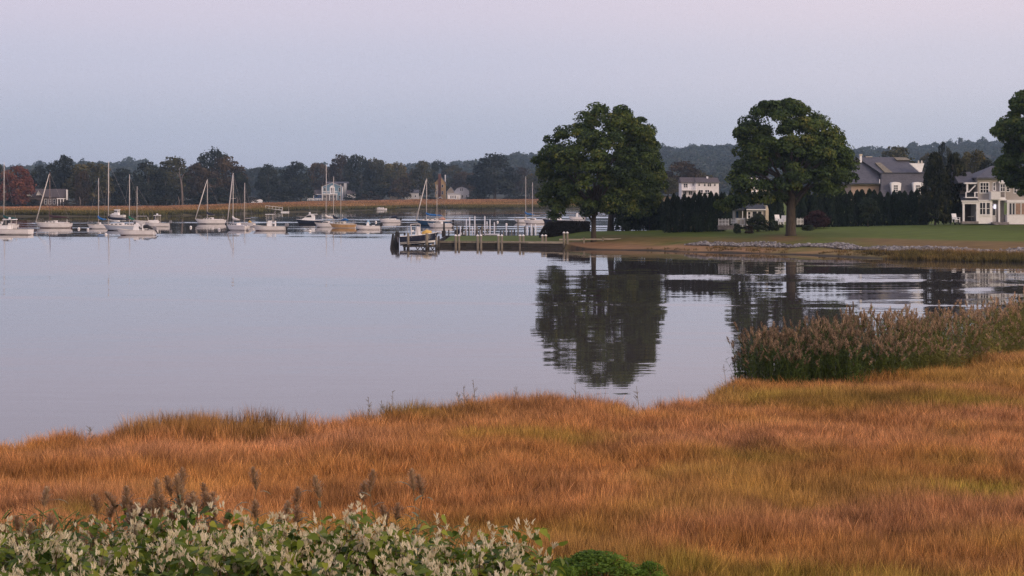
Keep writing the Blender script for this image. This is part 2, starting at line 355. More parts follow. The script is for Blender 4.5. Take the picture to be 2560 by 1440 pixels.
def ground_mat(name, cols, attrs, nscale=0.5, rough=0.95, stretch=(1, 1, 1), bump=0.4, mottle=0.35):
    """base colour cols[0], then each attribute mixes in its own colour; noise breaks the borders up"""
    m = bpy.data.materials.new(name); m.use_nodes = True; n, l = m.node_tree.nodes, m.node_tree.links
    b = n['Principled BSDF']; b.inputs['Roughness'].default_value = rough; b.inputs['Specular IOR Level'].default_value = 0.15
    geo = n.new('ShaderNodeNewGeometry'); mp = n.new('ShaderNodeMapping'); mp.inputs['Scale'].default_value = stretch
    l.new(geo.outputs['Position'], mp.inputs[0])
    no = n.new('ShaderNodeTexNoise'); no.inputs['Scale'].default_value = nscale; no.inputs['Detail'].default_value = 7; no.inputs['Roughness'].default_value = 0.65
    l.new(mp.outputs[0], no.inputs['Vector'])
    cur = None
    for i, c in enumerate(cols):
        if i == 0:
            rgb = n.new('ShaderNodeRGB'); rgb.outputs[0].default_value = (*c, 1); cur = rgb.outputs[0]; continue
        a = n.new('ShaderNodeAttribute'); a.attribute_name = attrs[i-1]
        ma = n.new('ShaderNodeMath'); ma.operation = 'MULTIPLY_ADD'; ma.inputs[1].default_value = 1.6; ma.inputs[2].default_value = -0.8
        l.new(no.outputs[0], ma.inputs[0])
        ad = n.new('ShaderNodeMath'); ad.operation = 'ADD'; ad.use_clamp = True; l.new(a.outputs['Fac'], ad.inputs[0]); l.new(ma.outputs[0], ad.inputs[1])
        gt = n.new('ShaderNodeMath'); gt.operation = 'MULTIPLY'; gt.use_clamp = True; l.new(ad.outputs[0], gt.inputs[0])
        g2_ = n.new('ShaderNodeMapRange'); g2_.inputs[1].default_value = 0.0; g2_.inputs[2].default_value = 0.25; l.new(a.outputs['Fac'], g2_.inputs[0]); l.new(g2_.outputs[0], gt.inputs[1])
        mx = n.new('ShaderNodeMix'); mx.data_type = 'RGBA'; l.new(gt.outputs[0], mx.inputs[0]); l.new(cur, mx.inputs[6]); mx.inputs[7].default_value = (*c, 1)
        cur = mx.outputs[2]
    n2 = n.new('ShaderNodeTexNoise'); n2.inputs['Scale'].default_value = nscale * 6; n2.inputs['Detail'].default_value = 6; l.new(mp.outputs[0], n2.inputs['Vector'])
    mr = n.new('ShaderNodeMapRange'); mr.inputs[1].default_value = 0.3; mr.inputs[2].default_value = 0.7; mr.inputs[3].default_value = 1-mottle; mr.inputs[4].default_value = 1+mottle
    l.new(n2.outputs[0], mr.inputs[0])
    vm = n.new('ShaderNodeVectorMath'); vm.operation = 'SCALE'; l.new(cur, vm.inputs[0]); l.new(mr.outputs[0], vm.inputs['Scale']); l.new(vm.outputs[0], b.inputs['Base Color'])
    bp = n.new('ShaderNodeBump'); bp.inputs['Strength'].default_value = bump; bp.inputs['Distance'].default_value = 0.1
    l.new(n2.outputs[0], bp.inputs['Height']); l.new(bp.outputs[0], b.inputs['Normal'])
    return m

# ------------------------------------------------------------------ the setting: water, land
def water_material():
    m = bpy.data.materials.new('harbour_water'); m.use_nodes = True; n, l = m.node_tree.nodes, m.node_tree.links
    b = n['Principled BSDF']; b.inputs['Base Color'].default_value = (0.068, 0.056, 0.052, 1)
    b.inputs['Roughness'].default_value = 0.02; b.inputs['IOR'].default_value = 1.333; b.inputs['Specular IOR Level'].default_value = 0.5
    geo = n.new('ShaderNodeNewGeometry')
    def noise(sx, sy, detail=2.0, off=0.0):
        mp = n.new('ShaderNodeMapping'); mp.inputs['Scale'].default_value = (sx, sy, 1); mp.inputs['Location'].default_value = (off, off * 1.7, 0); mp.inputs['Rotation'].default_value = (0, 0, 0.55 + off); l.new(geo.outputs['Position'], mp.inputs[0])
        t = n.new('ShaderNodeTexNoise'); t.inputs['Scale'].default_value = 1.0; t.inputs['Detail'].default_value = detail; t.inputs['Roughness'].default_value = 0.5; t.inputs['Distortion'].default_value = 0.8
        l.new(mp.outputs[0], t.inputs['Vector']); return t
    def centred(t, amp):
        s_ = n.new('ShaderNodeVectorMath'); s_.operation = 'SUBTRACT'; s_.inputs[1].default_value = (0.5, 0.5, 0.5); l.new(t.outputs['Color'], s_.inputs[0])
        k = n.new('ShaderNodeVectorMath'); k.operation = 'MULTIPLY'; k.inputs[1].default_value = amp; l.new(s_.outputs[0], k.inputs[0]); return k
    swell = centred(noise(0.15, 0.62, 3.0), (0.003, 0.026, 0))       # long low undulation, crests across the view
    ripple = centred(noise(0.9, 3.2, 2.0, 4.3), (0.012, 0.050, 0))     # wind ripples, only in patches
    tiny = centred(noise(2.5, 6.0, 1.0, 9.1), (0.004, 0.010, 0))
    patch = noise(0.011, 0.055, 3.0, 2.0)
    pr = n.new('ShaderNodeMapRange'); pr.interpolation_type = 'SMOOTHSTEP'; pr.inputs[1].default_value = 0.52; pr.inputs[2].default_value = 0.66; pr.inputs[3].default_value = 0.06; pr.inputs[4].default_value = 1.0
    l.new(patch.outputs[0], pr.inputs[0])
    # the open harbour off the point is ruffled by a light breeze: wave faces turned to the near shore show most there
    sp = n.new('ShaderNodeSeparateXYZ'); l.new(geo.outputs['Position'], sp.inputs[0])
    wob = noise(0.02, 0.03, 3.0, 6.0)
    yw = n.new('ShaderNodeMath'); yw.operation = 'MULTIPLY_ADD'; l.new(wob.outputs[0], yw.inputs[0]); yw.inputs[1].default_value = 150.0; l.new(sp.outputs[1], yw.inputs[2])
    def step(src, a, b_, c, d):
        x = n.new('ShaderNodeMapRange'); x.interpolation_type = 'SMOOTHSTEP'; x.inputs[1].default_value = a; x.inputs[2].default_value = b_; x.inputs[3].default_value = c; x.inputs[4].default_value = d; l.new(src, x.inputs[0]); return x.outputs[0]
    def times(p, q):
        x = n.new('ShaderNodeMath'); x.operation = 'MULTIPLY'; l.new(p, x.inputs[0]); l.new(q, x.inputs[1]); return x.outputs[0]
    band = times(times(step(yw.outputs[0], 200, 255, 0, 1), step(yw.outputs[0], 320, 390, 1, 0)), step(sp.outputs[0], -4, 12, 1, 0))
    mxm = n.new('ShaderNodeMath'); mxm.operation = 'MAXIMUM'; l.new(pr.outputs[0], mxm.inputs[0]); l.new(band, mxm.inputs[1])
    bias = n.new('ShaderNodeVectorMath'); bias.operation = 'ADD'; l.new(ripple.outputs[0], bias.inputs[0]); bias.inputs[1].default_value = (0, -0.022, 0)
    rs = n.new('ShaderNodeVectorMath'); rs.operation = 'SCALE'; l.new(bias.outputs[0], rs.inputs[0]); l.new(mxm.outputs[0], rs.inputs['Scale'])
    a1 = n.new('ShaderNodeVectorMath'); a1.operation = 'ADD'; l.new(swell.outputs[0], a1.inputs[0]); l.new(rs.outputs[0], a1.inputs[1])
    a2 = n.new('ShaderNodeVectorMath'); a2.operation = 'ADD'; l.new(a1.outputs[0], a2.inputs[0]); l.new(tiny.outputs[0], a2.inputs[1])
    a3 = n.new('ShaderNodeVectorMath'); a3.operation = 'ADD'; l.new(a2.outputs[0], a3.inputs[0]); a3.inputs[1].default_value = (0, 0, 1)
    nm = n.new('ShaderNodeVectorMath'); nm.operation = 'NORMALIZE'; l.new(a3.outputs[0], nm.inputs[0]); l.new(nm.outputs[0], b.inputs['Normal'])
    return m
me = np_mesh('water', [(-2500, -60, 0), (2500, -60, 0), (2500, 1400, 0), (-2500, 1400, 0)], [(0, 1, 2, 3)])
tag(link('water', me, water_material()), kind='structure')

far_xs = np.concatenate([np.linspace(-2400, -260, 60), np.linspace(-250, 330, 190), np.linspace(340, 2400, 60)])
far_ys = np.concatenate([np.linspace(440, 960, 150), np.linspace(970, 3500, 110)])
marsh_far_mat = ground_mat('far_shore_soil', [(0.075, 0.062, 0.030), (0.20, 0.105, 0.045), (0.030, 0.034, 0.020)], ['marsh', 'wood'], nscale=0.06, stretch=(0.5, 1, 1))
grid_terrain('far_shore', far_xs, far_ys, far_z, marsh_far_mat,
             {'marsh': lambda x, y, z: sm(y - interp(x, FS), 14, 50) * (1 - sm(y - interp(x, FB), -5, 15)),
              'wood': lambda x, y, z: 1.6 * sm(y - interp(x, FB), 15, 60)})
lx = np.concatenate([np.arange(-10.5, 62, 0.6), np.arange(62, 222, 4)])
ly = np.concatenate([np.arange(150, 275, 0.7), np.arange(275, 645, 6)])
lawn_mat = ground_mat('lawn_and_beach', [(0.092, 0.122, 0.019), (0.165, 0.105, 0.040), (0.28, 0.165, 0.085), (0.040, 0.034, 0.026)], ['dry', 'sand', 'wet'], nscale=0.22, stretch=(0.35, 1, 1), mottle=0.22, bump=0.2)
def a_dry(x, y, z):
    d = poly_sd(x, y, LP); px = 1280 + x * F / y
    band = np.exp(-((d - 10.0) / 4.2) ** 4) * sm(x, 32, 42) * 1.1
    p1 = np.exp(-((px - 1960) / 55) ** 2 - ((d - 11) / 5) ** 2) * 1.0
    p2 = sm(x, 8, 12) * (1 - sm(x, 24, 30)) * np.exp(-((d - 8) / 4.0) ** 2) * 0.7
    return np.clip(band + p1 + p2 , 0, 1.2)
def a_sand(x, y, z):
    d = poly_sd(x, y, LP); return sm(x, 5, 8) * (1 - sm(d, 3.6, 6.8)) * (0.55 + 0.6 * (1 - sm(x, 20, 34)))
def a_wet(x, y, z):
    d = poly_sd(x, y, LP); return sm(x, 5, 8) * (1 - sm(d, 0.3, 2.0)) * 1.1
grid_terrain('lawn', lx, ly, lawn_z, lawn_mat, {'dry': a_dry, 'sand': a_sand, 'wet': a_wet})
mud = ground_mat('marsh_mud', [(0.075, 0.050, 0.026), (0.045, 0.050, 0.018)], ['green'], nscale=1.2)
grid_terrain('marsh_ground', np.arange(-48, 62, 0.6), np.arange(-12, 112, 0.6), near_z, mud, {'green': lambda x, y, z: vnoise(x, y, 4, 1)})

# ------------------------------------------------------------------ scattering (stuff): tufts on points through geometry nodes
def scatter(name, pts, rot, scl, tint, protos, idx=None):
    """protos: list of mesh objects that are not linked to the scene; one mesh of points carries them"""
    pc = bpy.data.collections.new(name + '_kinds')
    for i, p in enumerate(protos):
        p.name = '%s_kind_%02d' % (name, i); pc.objects.link(p)
    me = bpy.data.meshes.new(name); n = len(pts)
    me.vertices.add(n); me.vertices.foreach_set('co', np.asarray(pts, np.float32).ravel())
    if idx is None: idx = rng.integers(0, len(protos), n)
    for an, typ, data in (('rot', 'FLOAT_VECTOR', rot), ('scl', 'FLOAT_VECTOR', scl), ('tint', 'FLOAT_VECTOR', tint)):
        a = me.attributes.new(an, typ, 'POINT'); a.data.foreach_set('vector', np.asarray(data, np.float32).ravel())
    a = me.attributes.new('kind_index', 'INT', 'POINT'); a.data.foreach_set('value', np.asarray(idx, np.int32))
    o = link(name, me, None); o['kind'] = 'stuff'
    ng = bpy.data.node_groups.new(name + '_nodes', 'GeometryNodeTree')
    ng.interface.new_socket('Geometry', in_out='INPUT', socket_type='NodeSocketGeometry')
    ng.interface.new_socket('Geometry', in_out='OUTPUT', socket_type='NodeSocketGeometry')
    N, L = ng.nodes, ng.links
    gi, go = N.new('NodeGroupInput'), N.new('NodeGroupOutput')
    ci = N.new('GeometryNodeCollectionInfo'); ci.inputs['Collection'].default_value = pc
    ci.inputs['Separate Children'].default_value = True; ci.inputs['Reset Children'].default_value = True
    ip = N.new('GeometryNodeInstanceOnPoints'); ip.inputs['Pick Instance'].default_value = True
    def na(nm, t):
        x = N.new('GeometryNodeInputNamedAttribute'); x.data_type = t; x.inputs['Name'].default_value = nm
        return [s_ for s_ in x.outputs if s_.enabled][0]
    er = N.new('FunctionNodeEulerToRotation'); L.new(na('rot', 'FLOAT_VECTOR'), er.inputs[0])
    L.new(gi.outputs[0], ip.inputs['Points']); L.new(ci.outputs[0], ip.inputs['Instance'])
    L.new(na('kind_index', 'INT'), ip.inputs['Instance Index']); L.new(er.outputs[0], ip.inputs['Rotation']); L.new(na('scl', 'FLOAT_VECTOR'), ip.inputs['Scale'])
    L.new(ip.outputs[0], go.inputs[0])
    mod = o.modifiers.new('scatter', 'NODES'); mod.node_group = ng
    return o

def blade_mat(name, lo, hi, green_lo, green_hi, pink, trans=0.25):
    """blade colour: stalk -> seed head along the blade ('bt'); tint.x greens it, tint.y is a brightness of its own, tint.z pinks the heads"""
    m = bpy.data.materials.new(name); m.use_nodes = True; n, l = m.node_tree.nodes, m.node_tree.links
    b = n['Principled BSDF']; out = n['Material Output']; b.inputs['Roughness'].default_value = 0.75; b.inputs['Specular IOR Level'].default_value = 0.15
    bt = n.new('ShaderNodeAttribute'); bt.attribute_name = 'bt'
    bv = n.new('ShaderNodeAttribute'); bv.attribute_name = 'var'
    ti = n.new('ShaderNodeAttribute'); ti.attribute_type = 'INSTANCER'; ti.attribute_name = 'tint'
    sp = n.new('ShaderNodeSeparateXYZ'); l.new(ti.outputs['Vector'], sp.inputs[0])
    def mix(f, a, c):
        x = n.new('ShaderNodeMix'); x.data_type = 'RGBA'
        for sock, v in ((x.inputs[0], f), (x.inputs[6], a), (x.inputs[7], c)):
            if isinstance(v, tuple): sock.default_value = (*v, 1)
            elif isinstance(v, float): sock.default_value = v
            else: l.new(v, sock)
        return x.outputs[2]
    def mr(src, a, b_, c, d):
        x = n.new('ShaderNodeMapRange'); x.inputs[1].default_value = a; x.inputs[2].default_value = b_; x.inputs[3].default_value = c; x.inputs[4].default_value = d; l.new(src, x.inputs[0]); return x.outputs[0]
    head = mr(bt.outputs['Fac'], 0.35, 0.8, 0, 1)
    dry = mix(head, lo, hi); grn = mix(head, green_lo, green_hi)
    c = mix(sp.outputs[0], dry, grn)
    hp = n.new('ShaderNodeMath'); hp.operation = 'MULTIPLY'; hp.use_clamp = True; l.new(mr(bt.outputs['Fac'], 0.55, 0.8, 0, 1), hp.inputs[0]); l.new(sp.outputs[2], hp.inputs[1])
    c = mix(hp.outputs[0], c, pink)
    k = n.new('ShaderNodeMath'); k.operation = 'MULTIPLY'; l.new(mr(bv.outputs['Fac'], 0, 1, 0.28, 1.95), k.inputs[0]); l.new(sp.outputs[1], k.inputs[1])
    vm = n.new('ShaderNodeVectorMath'); vm.operation = 'SCALE'; l.new(c, vm.inputs[0]); l.new(k.outputs[0], vm.inputs['Scale'])
    l.new(vm.outputs[0], b.inputs['Base Color'])
    tr = n.new('ShaderNodeBsdfTranslucent'); l.new(vm.outputs[0], tr.inputs[0])
    mx = n.new('ShaderNodeMixShader'); mx.inputs[0].default_value = trans; l.new(b.outputs[0], mx.inputs[1]); l.new(tr.outputs[0], mx.inputs[2]); l.new(mx.outputs[0], out.inputs[0])
    return m
grassm = blade_mat('marsh_grass_blades', (0.262, 0.104, 0.024), (0.480, 0.232, 0.076), (0.095, 0.098, 0.013), (0.265, 0.200, 0.036), (0.53, 0.265, 0.135))

def tuft(seed, nb, rad, h, w, lean, mat, seg=3, bias=(0.0, 0.0)):
    r = np.random.default_rng(seed)
    V = []; Fc = []; bt = []; vr = []
    a = r.uniform(0, 2*np.pi, nb); rr = rad*np.sqrt(r.uniform(0, 1, nb)); bx, by = rr*np.cos(a), rr*np.sin(a)
    hh = h*r.uniform(0.55, 1.1, nb); la = r.uniform(0, 2*np.pi, nb); ll = lean*np.abs(r.normal(0.5, 0.35, nb))*hh
    lx_, ly_ = ll*np.cos(la)+bias[0]*hh, ll*np.sin(la)+bias[1]*hh
    fa = r.uniform(0, np.pi, nb); ww = w*r.uniform(0.6, 1.4, nb); va = r.uniform(0, 1, nb)
    for i in range(nb):
        o = len(V); cx, cy = math.cos(fa[i])*ww[i]/2, math.sin(fa[i])*ww[i]/2
        for k in range(seg+1):
            t = k/seg; q = t*t; wd = 1.0 if t < 0.6 else (1-t)/0.4*0.9+0.1
            x, y, z = bx[i]+lx_[i]*q, by[i]+ly_[i]*q, hh[i]*(t-0.12*q)
            V += [(x-cx*wd, y-cy*wd, z), (x+cx*wd, y+cy*wd, z)]; bt += [t, t]; vr += [va[i]]*2
        for k in range(seg): Fc.append((o+2*k, o+2*k+1, o+2*k+3, o+2*k+2))
    me = np_mesh('tuft', V, Fc, {'bt': ('POINT', 'FLOAT', bt), 'var': ('POINT', 'FLOAT', vr)})
    me.materials.append(mat)
    return bpy.data.objects.new('tuft', me)

def pix(X, Y, Z): return 1280 + X*F/Y, YH + (H-Z)*F/Y
def near_grass():
    n = 80000
    # even on the picture rather than on the ground: denser close by
    Y = 26 + (rng.uniform(0, 1, n) ** 1.25) * 44
    X = rng.uniform(-0.30, 0.30, n) * Y + rng.normal(0, 0.3, n)
    sh = interp(X, NS); d = sh - Y
    edge = (vnoise(X, Y, 0.9, 21) - 0.5) * 1.2
    rfr = interp(X, RF); inreed = (X > 6.8) & (Y > rfr + 1.5)
    ok = (d > 0.15 + edge*0.4) & ~inreed & ~((Y < 28) & (X < 1.0))
    # openings where the grass lies thin
    thin = vnoise(X, Y, 2.3, 31) * 0.6 + vnoise(X, Y*1.4, 5.2, 32) * 0.4
    ok &= (rng.uniform(0, 1, n) > np.clip((thin - 0.62) * 1.3, 0, 0.45))
    X, Y, d = X[ok], Y[ok], d[ok]; Z = near_z(X, Y) - 0.02; n = len(X)
    px, py = pix(X, Y, Z + 0.5)
    def blob(cx, cy, sx, sy, k): return k*np.exp(-((px-cx)/sx)**2-((py-cy)/sy)**2)
    clump = sm(px, 270, 330)*(1-sm(px, 735, 790))*(1-sm(d, 1.6, 2.6)) + .6*sm(px, 860, 900)*(1-sm(px, 1000, 1100))*(1-sm(d, .8, 1.6))
    n1 = vnoise(X, Y*1.5, 3.2, 41); n2 = vnoise(X, Y*1.8, 1.1, 42); n3 = vnoise(X, Y, 7.5, 43)
    green = 0.55*sm(n1*0.55+n3*0.45, 0.48, 0.76) + 0.30*(n2-0.5)
    green += blob(1900, 1135, 170, 32, .75) + blob(1420, 1105, 90, 14, .45) + blob(2480, 1205, 120, 22, .8) + blob(2380, 1075, 60, 22, .5) + blob(1900, 1050, 120, 12, .35)
    green += blob(2300, 1000, 320, 20, .8) + blob(1900, 985, 200, 16, .65) + blob(1550, 1000, 320, 12, .45) + blob(2000, 1425, 420, 26, .55) + blob(1700, 1400, 120, 30, .5) + blob(200, 1270, 90, 30, .9)
    green += clump*.40 + blob(1000, 1030, 260, 14, .5) + blob(600, 1150, 500, 20, .1)
    green = np.clip(green, 0, 1)
    br = 0.68 + 0.55*n2 + 0.40*(n1-0.5) + 0.45*(vnoise(X, Y, .40, 47)-.5) + rng.normal(0, 0.18, n)
    br -= clump*.34 + blob(2180, 1000, 110, 14, .35) + blob(1250, 1042, 160, 10, .15) + blob(2270, 1330, 90, 20, .25) + blob(1540, 1290, 120, 14, .10) + blob(1190, 1270, 60, 16, .25)
    pinkv = np.clip(0.22 + 1.3*(vnoise(X, Y*1.6, 4.1, 44)-0.45) + 0.3*rng.normal(0, 0.5, n), 0, 1) * (1-green)
    hs = 0.84 + 0.40*(vnoise(X, Y, 1.9, 45)-0.4) + 0.25*(vnoise(X, Y, .55, 46)-0.5) + rng.normal(0, 0.10, n)
    hs += clump*(.34+.25*(vnoise(X, Y, .5, 48)-.5)) + 0.12*(d < 2.5) + blob(1250, 1010, 200, 14, .15) - blob(1900, 1135, 170, 32, .12) - blob(2480, 1205, 120, 20, .2)
    ws = np.clip(Y/38.0, 0.9, 1.7)
    rot = np.stack([rng.normal(0, .07, n), rng.normal(0, .07, n), rng.uniform(0, 6.28, n)], 1)
    # lodged, swept grass close to the bank
    lod = (py > 1330) & (px > 1250) & (rng.uniform(0, 1, n) < 0.55)
    rot[lod, 0] += rng.normal(0.0, 0.55, lod.sum()); rot[lod, 1] += rng.normal(0.35, 0.45, lod.sum())
    br[lod] *= 1.35; pinkv[lod] *= .3; green[lod] = np.clip(green[lod]*.6+.15, 0, 1)
    scl = np.stack([ws, ws, np.clip(hs, .45, 1.6)], 1)
    prot = [tuft(100+i, 34, 0.085, 0.74, 0.0080, 0.34, grassm) for i in range(10)]
    o = scatter('marsh_grass', np.stack([X, Y, Z], 1), rot, scl, np.stack([green, br, pinkv], 1), prot)
    tag(o, 'orange brown salt marsh grass with olive patches along the near bank', 'grass')
near_grass()

# ------------------------------------------------------------------ reeds
reedm = blade_mat('reed_leaves', (0.190, 0.165, 0.045), (0.210, 0.185, 0.050), (0.060, 0.092, 0.020), (0.135, 0.168, 0.036), (0.2, 0.15, 0.06), 0.3)
plumem = blade_mat('reed_plumes', (0.275, 0.178, 0.105), (0.395, 0.268, 0.168), (0.235, 0.162, 0.095), (0.335, 0.235, 0.148), (0.36, 0.26, 0.160), 0.4)
def reed_geo(seed, h=2.0, nleaf=11, plume=True, npl=70, lw=0.028, pl=0.30, pr=0.055):
    """stem, leaves and plume of one common reed as three (V, F, bt, var) lists"""
    r = np.random.default_rng(seed)
    lean = r.normal(0, 0.10, 2)
    def axis(t): return np.array([lean[0]*t*t*h, lean[1]*t*t*h, t*h])
    S = MB(); pts = [axis(t) for t in (0, .35, .7, 0.97)]
    S.path(pts, [.008, .007, .005, .003], 4)
    Lv, Lf, Lb, Lr = [], [], [], []
    leaves = []
    for i in range(nleaf):
        t = 0.10+0.84*i/max(nleaf-1, 1)+r.normal(0, .02); a = r.uniform(0, 2*np.pi); ln = r.uniform(0.28, 0.48); p0 = axis(t)
        dx, dy = np.cos(a), np.sin(a); V = []; seg = 4
        up = r.uniform(.5, .9); droop = r.uniform(.35, .95)
        for k in range(seg+1):
            q = k/seg; wd = lw*(0.5+1.2*q if q < .4 else 0.98*(1-q)/.6)+0.002
            x = ln*q*(0.75-0.1*q); z = ln*(up*q-droop*q*q)
            c = p0+np.array([dx*x, dy*x, z]); n_ = np.array([-dy, dx, 0.0])*wd/2
            V += [c-n_, c+n_]
        Fc = [(2*k, 2*k+1, 2*k+3, 2*k+2) for k in range(seg)]
        leaves.append((V, Fc, [j//2/seg*0.5 for j in range(2*seg+2)], [float(r.uniform(0, 1))]*(2*seg+2)))
    P = ([], [], [], [])
    if plume:
        top = axis(0.93)
        nod = r.normal(0, 0.06, 2)
        for i in range(npl):
            t = r.uniform(0, 1); a = r.uniform(0, 2*np.pi); rad = pr*(0.25+0.75*np.sin(np.pi*min(1, t*0.9+0.08)))*r.uniform(.3, 1.1)
            c0 = top+np.array([nod[0]*t, nod[1]*t, pl*t*0.9])
            d = np.array([np.cos(a)*rad*1.2, np.sin(a)*rad*1.2, pl*0.16+0.02])
            n_ = np.array([-np.sin(a), np.cos(a), 0])*(r.uniform(.005, .010) if npl < 100 else r.uniform(.002, .005))
            o = len(P[0]); P[0].extend([c0-n_*.4, c0+n_*.4, c0+d+n_, c0+d-n_]); P[1].append((o, o+1, o+2, o+3))
            v = float(r.uniform(0, 1)); P[2].extend([.4, .4, .9, .9]); P[3].extend([v]*4)
    return S, leaves, P
def reed_join(seed, **kw):
    S, leaves, P = reed_geo(seed, **kw)
    V = []; Fc = []; bt = []; vr = []; mi = []
    def put(v, f, b, r_, m_):
        o = len(V); V.extend(v); Fc.extend([tuple(i+o for i in q) for q in f]); bt.extend(b); vr.extend(r_); mi.extend([m_]*len(f))
    put(S.v, [q for q in S.f if len(q) == 4], [0.5]*len(S.v), [0.5]*len(S.v), 0)
    for v, f, b, r_ in leaves: put(v, f, b, r_, 0)
    put(*P, 1)
    me = np_mesh('reed', V, Fc, {'bt': ('POINT', 'FLOAT', bt), 'var': ('POINT', 'FLOAT', vr)})
    me.materials.append(reedm); me.materials.append(plumem); me.polygons.foreach_set('material_index', np.array(mi, np.int32))
    return bpy.data.objects.new('reed', me)
def reed_bed():
    n = 26000
    X = rng.uniform(6.6, 26, n); Y = rng.uniform(55, 90, n)
    fr, bk = interp(X, RF), interp(X, NS)
    e = (vnoise(X, Y, 1.2, 51)-.5)*1.0
    ok = (Y > fr+e) & (Y < bk-0.1+e*.5) & (X < 0.285*Y+1) & (X > 6.75+0.5*(vnoise(X*0+3, Y, .8, 53)-.5))
    X, Y = X[ok], Y[ok]; Z = near_z(X, Y); n = len(X); fr = interp(X, RF)
    right = sm(X, 10.0, 16.5); nz = vnoise(X, Y, 1.7, 52)
    h = 0.875 - 0.02*right + 0.30*(nz-.5) + rng.normal(0, .10, n) 
    h *= (0.80 + 0.20*sm(X, 6.7, 7.6)) * (1 - (0.30+0.22*right)*(1-sm(Y-fr, -0.4, 3.0)))
    green = np.clip(1.0 - 0.62*right*(0.5+nz) - 0.35*(1-sm(Y-fr, 0, 1.2))*right, 0, 1)
    br = 0.9 + 0.3*(nz-.5) + 0.25*right + rng.normal(0, .20, n)
    nk = 9
    prot = [reed_join(200+i, h=2.0, plume=(i < 6), npl=60) for i in range(nk)]
    kidx = np.where(rng.uniform(0, 1, n) < 0.26+0.50*right*(1-.5*sm(Y-fr, 1, 5)), rng.integers(6, nk, n), rng.integers(0, 6, n))
    rot = np.stack([rng.normal(0, .06, n), rng.normal(0, .06, n), rng.uniform(0, 6.28, n)], 1)
    o = scatter('reed_bed', np.stack([X, Y, Z], 1), rot, np.stack([h*0+1.15, h*0+1.15, h], 1), np.stack([green, br, 0*br+.3], 1), prot, kidx)
    tag(o, 'dense bed of tall reeds with pinkish brown plumes at the water', 'reeds')
reed_bed()

# ------------------------------------------------------------------ trees
DOME = [(0.0, .16), (0.08, .34), (0.22, .46), (0.42, .50), (0.62, .46), (0.80, .35), (0.92, .20), (1.0, .06)]
TALL = [(0.0, .20), (0.10, .38), (0.30, .48), (0.55, .50), (0.75, .40), (0.90, .24), (1.0, .08)]
UMB = [(0.0, .06), (0.25, .16), (0.45, .34), (0.62, .50), (0.80, .48), (0.93, .30), (1.0, .10)]
CONE = [(0.0, .40), (0.10, .50), (0.35, .47), (0.6, .38), (0.8, .25), (0.93, .12), (1.0, .03)]
BUSH = [(0.0, .44), (0.25, .50), (0.55, .46), (0.8, .32), (0.95, .14), (1.0, .04)]
def quads(C, N, size, r, aspect=1.0, jit=0.7):
    """one leaf-clump face per point C, facing roughly N"""
    n = len(C); N = N + r.normal(0, jit, (n, 3)); N /= np.linalg.norm(N, axis=1)[:, None] + 1e-9
    A = r.normal(0, 1, (n, 3)); A -= (A*N).sum(1)[:, None]*N; A /= np.linalg.norm(A, axis=1)[:, None] + 1e-9; B = np.cross(N, A)
    s = size*r.uniform(.55, 1.45, n)[:, None]
    k1, k2, k3, k4 = [r.uniform(.55, 1.1, n)[:, None] for _ in range(4)]
    V = np.stack([C-A*s*k1*.5, C-B*s*k2*.5*aspect, C+A*s*k3*.5, C+B*s*k4*.5*aspect], 1).reshape(-1, 3)
    Fc = np.arange(4*n).reshape(-1, 4)
    return V, Fc
def crown_points(r, prof, n_lobes, n_leaf, lobe=(.10, .17), flat=.75, xoff=None, down=-.45, hollow=.35):
    """leaf positions for a unit crown (x, y in -0.5..0.5, z 0..1) made of many lobes"""
    P_ = np.array(prof); zs = np.linspace(0.02, .97, 200); w = np.interp(zs, P_[:, 0], P_[:, 1]); w = w/w.sum()
    C = []; R = []
    for i in range(n_lobes):
        z = r.choice(zs, p=w); lr = r.uniform(*lobe); Rz = np.interp(z, P_[:, 0], P_[:, 1])
        rad = max(0.0, Rz-lr*.75)*math.sqrt(r.uniform(hollow, 1.0)); a = r.uniform(0, 2*math.pi)
        xo = 0 if xoff is None else np.interp(z, xoff[0], xoff[1])
        C.append((xo+rad*math.cos(a), rad*math.sin(a), min(max(z, lr*.6), 1-lr*flat*.8))); R.append(lr)
    C = np.array(C); R = np.array(R)
    li = r.integers(0, n_lobes, n_leaf)
    D = r.normal(0, 1, (n_leaf, 3)); D /= np.linalg.norm(D, axis=1)[:, None]
    flip = (D[:, 2] < down) & (r.uniform(0, 1, n_leaf) < .7); D[flip, 2] *= -1
    rr = R[li]*(1.05-.45*r.uniform(0, 1, n_leaf)**1.8)
    Pp = C[li]+D*rr[:, None]*np.array([1, 1, flat])
    # ragged rim: some leaves break out of their lobe
    out = r.uniform(0, 1, n_leaf) < .07; Pp[out] += D[out]*(R[li][out]*r.uniform(.1, .4, out.sum()))[:, None]
    lv = r.uniform(.15, .75, n_lobes); var = np.clip(lv[li]+r.normal(0, .15, n_leaf), 0, 1)
    Nn = D + np.array([0, 0, .25])
    return Pp, Nn, var, C, R
def crown_mesh(name, seed, prof, n_lobes, n_leaf, leaf, mat, **kw):
    r = np.random.default_rng(seed)
    Pp, Nn, var, C, R = crown_points(r, prof, n_lobes, n_leaf, **kw)
    V, Fc = quads(Pp, Nn, leaf, r)
    me = np_mesh(name, V, Fc, {'var': ('FACE', 'FLOAT', var)}); me.materials.append(mat)
    return me, C
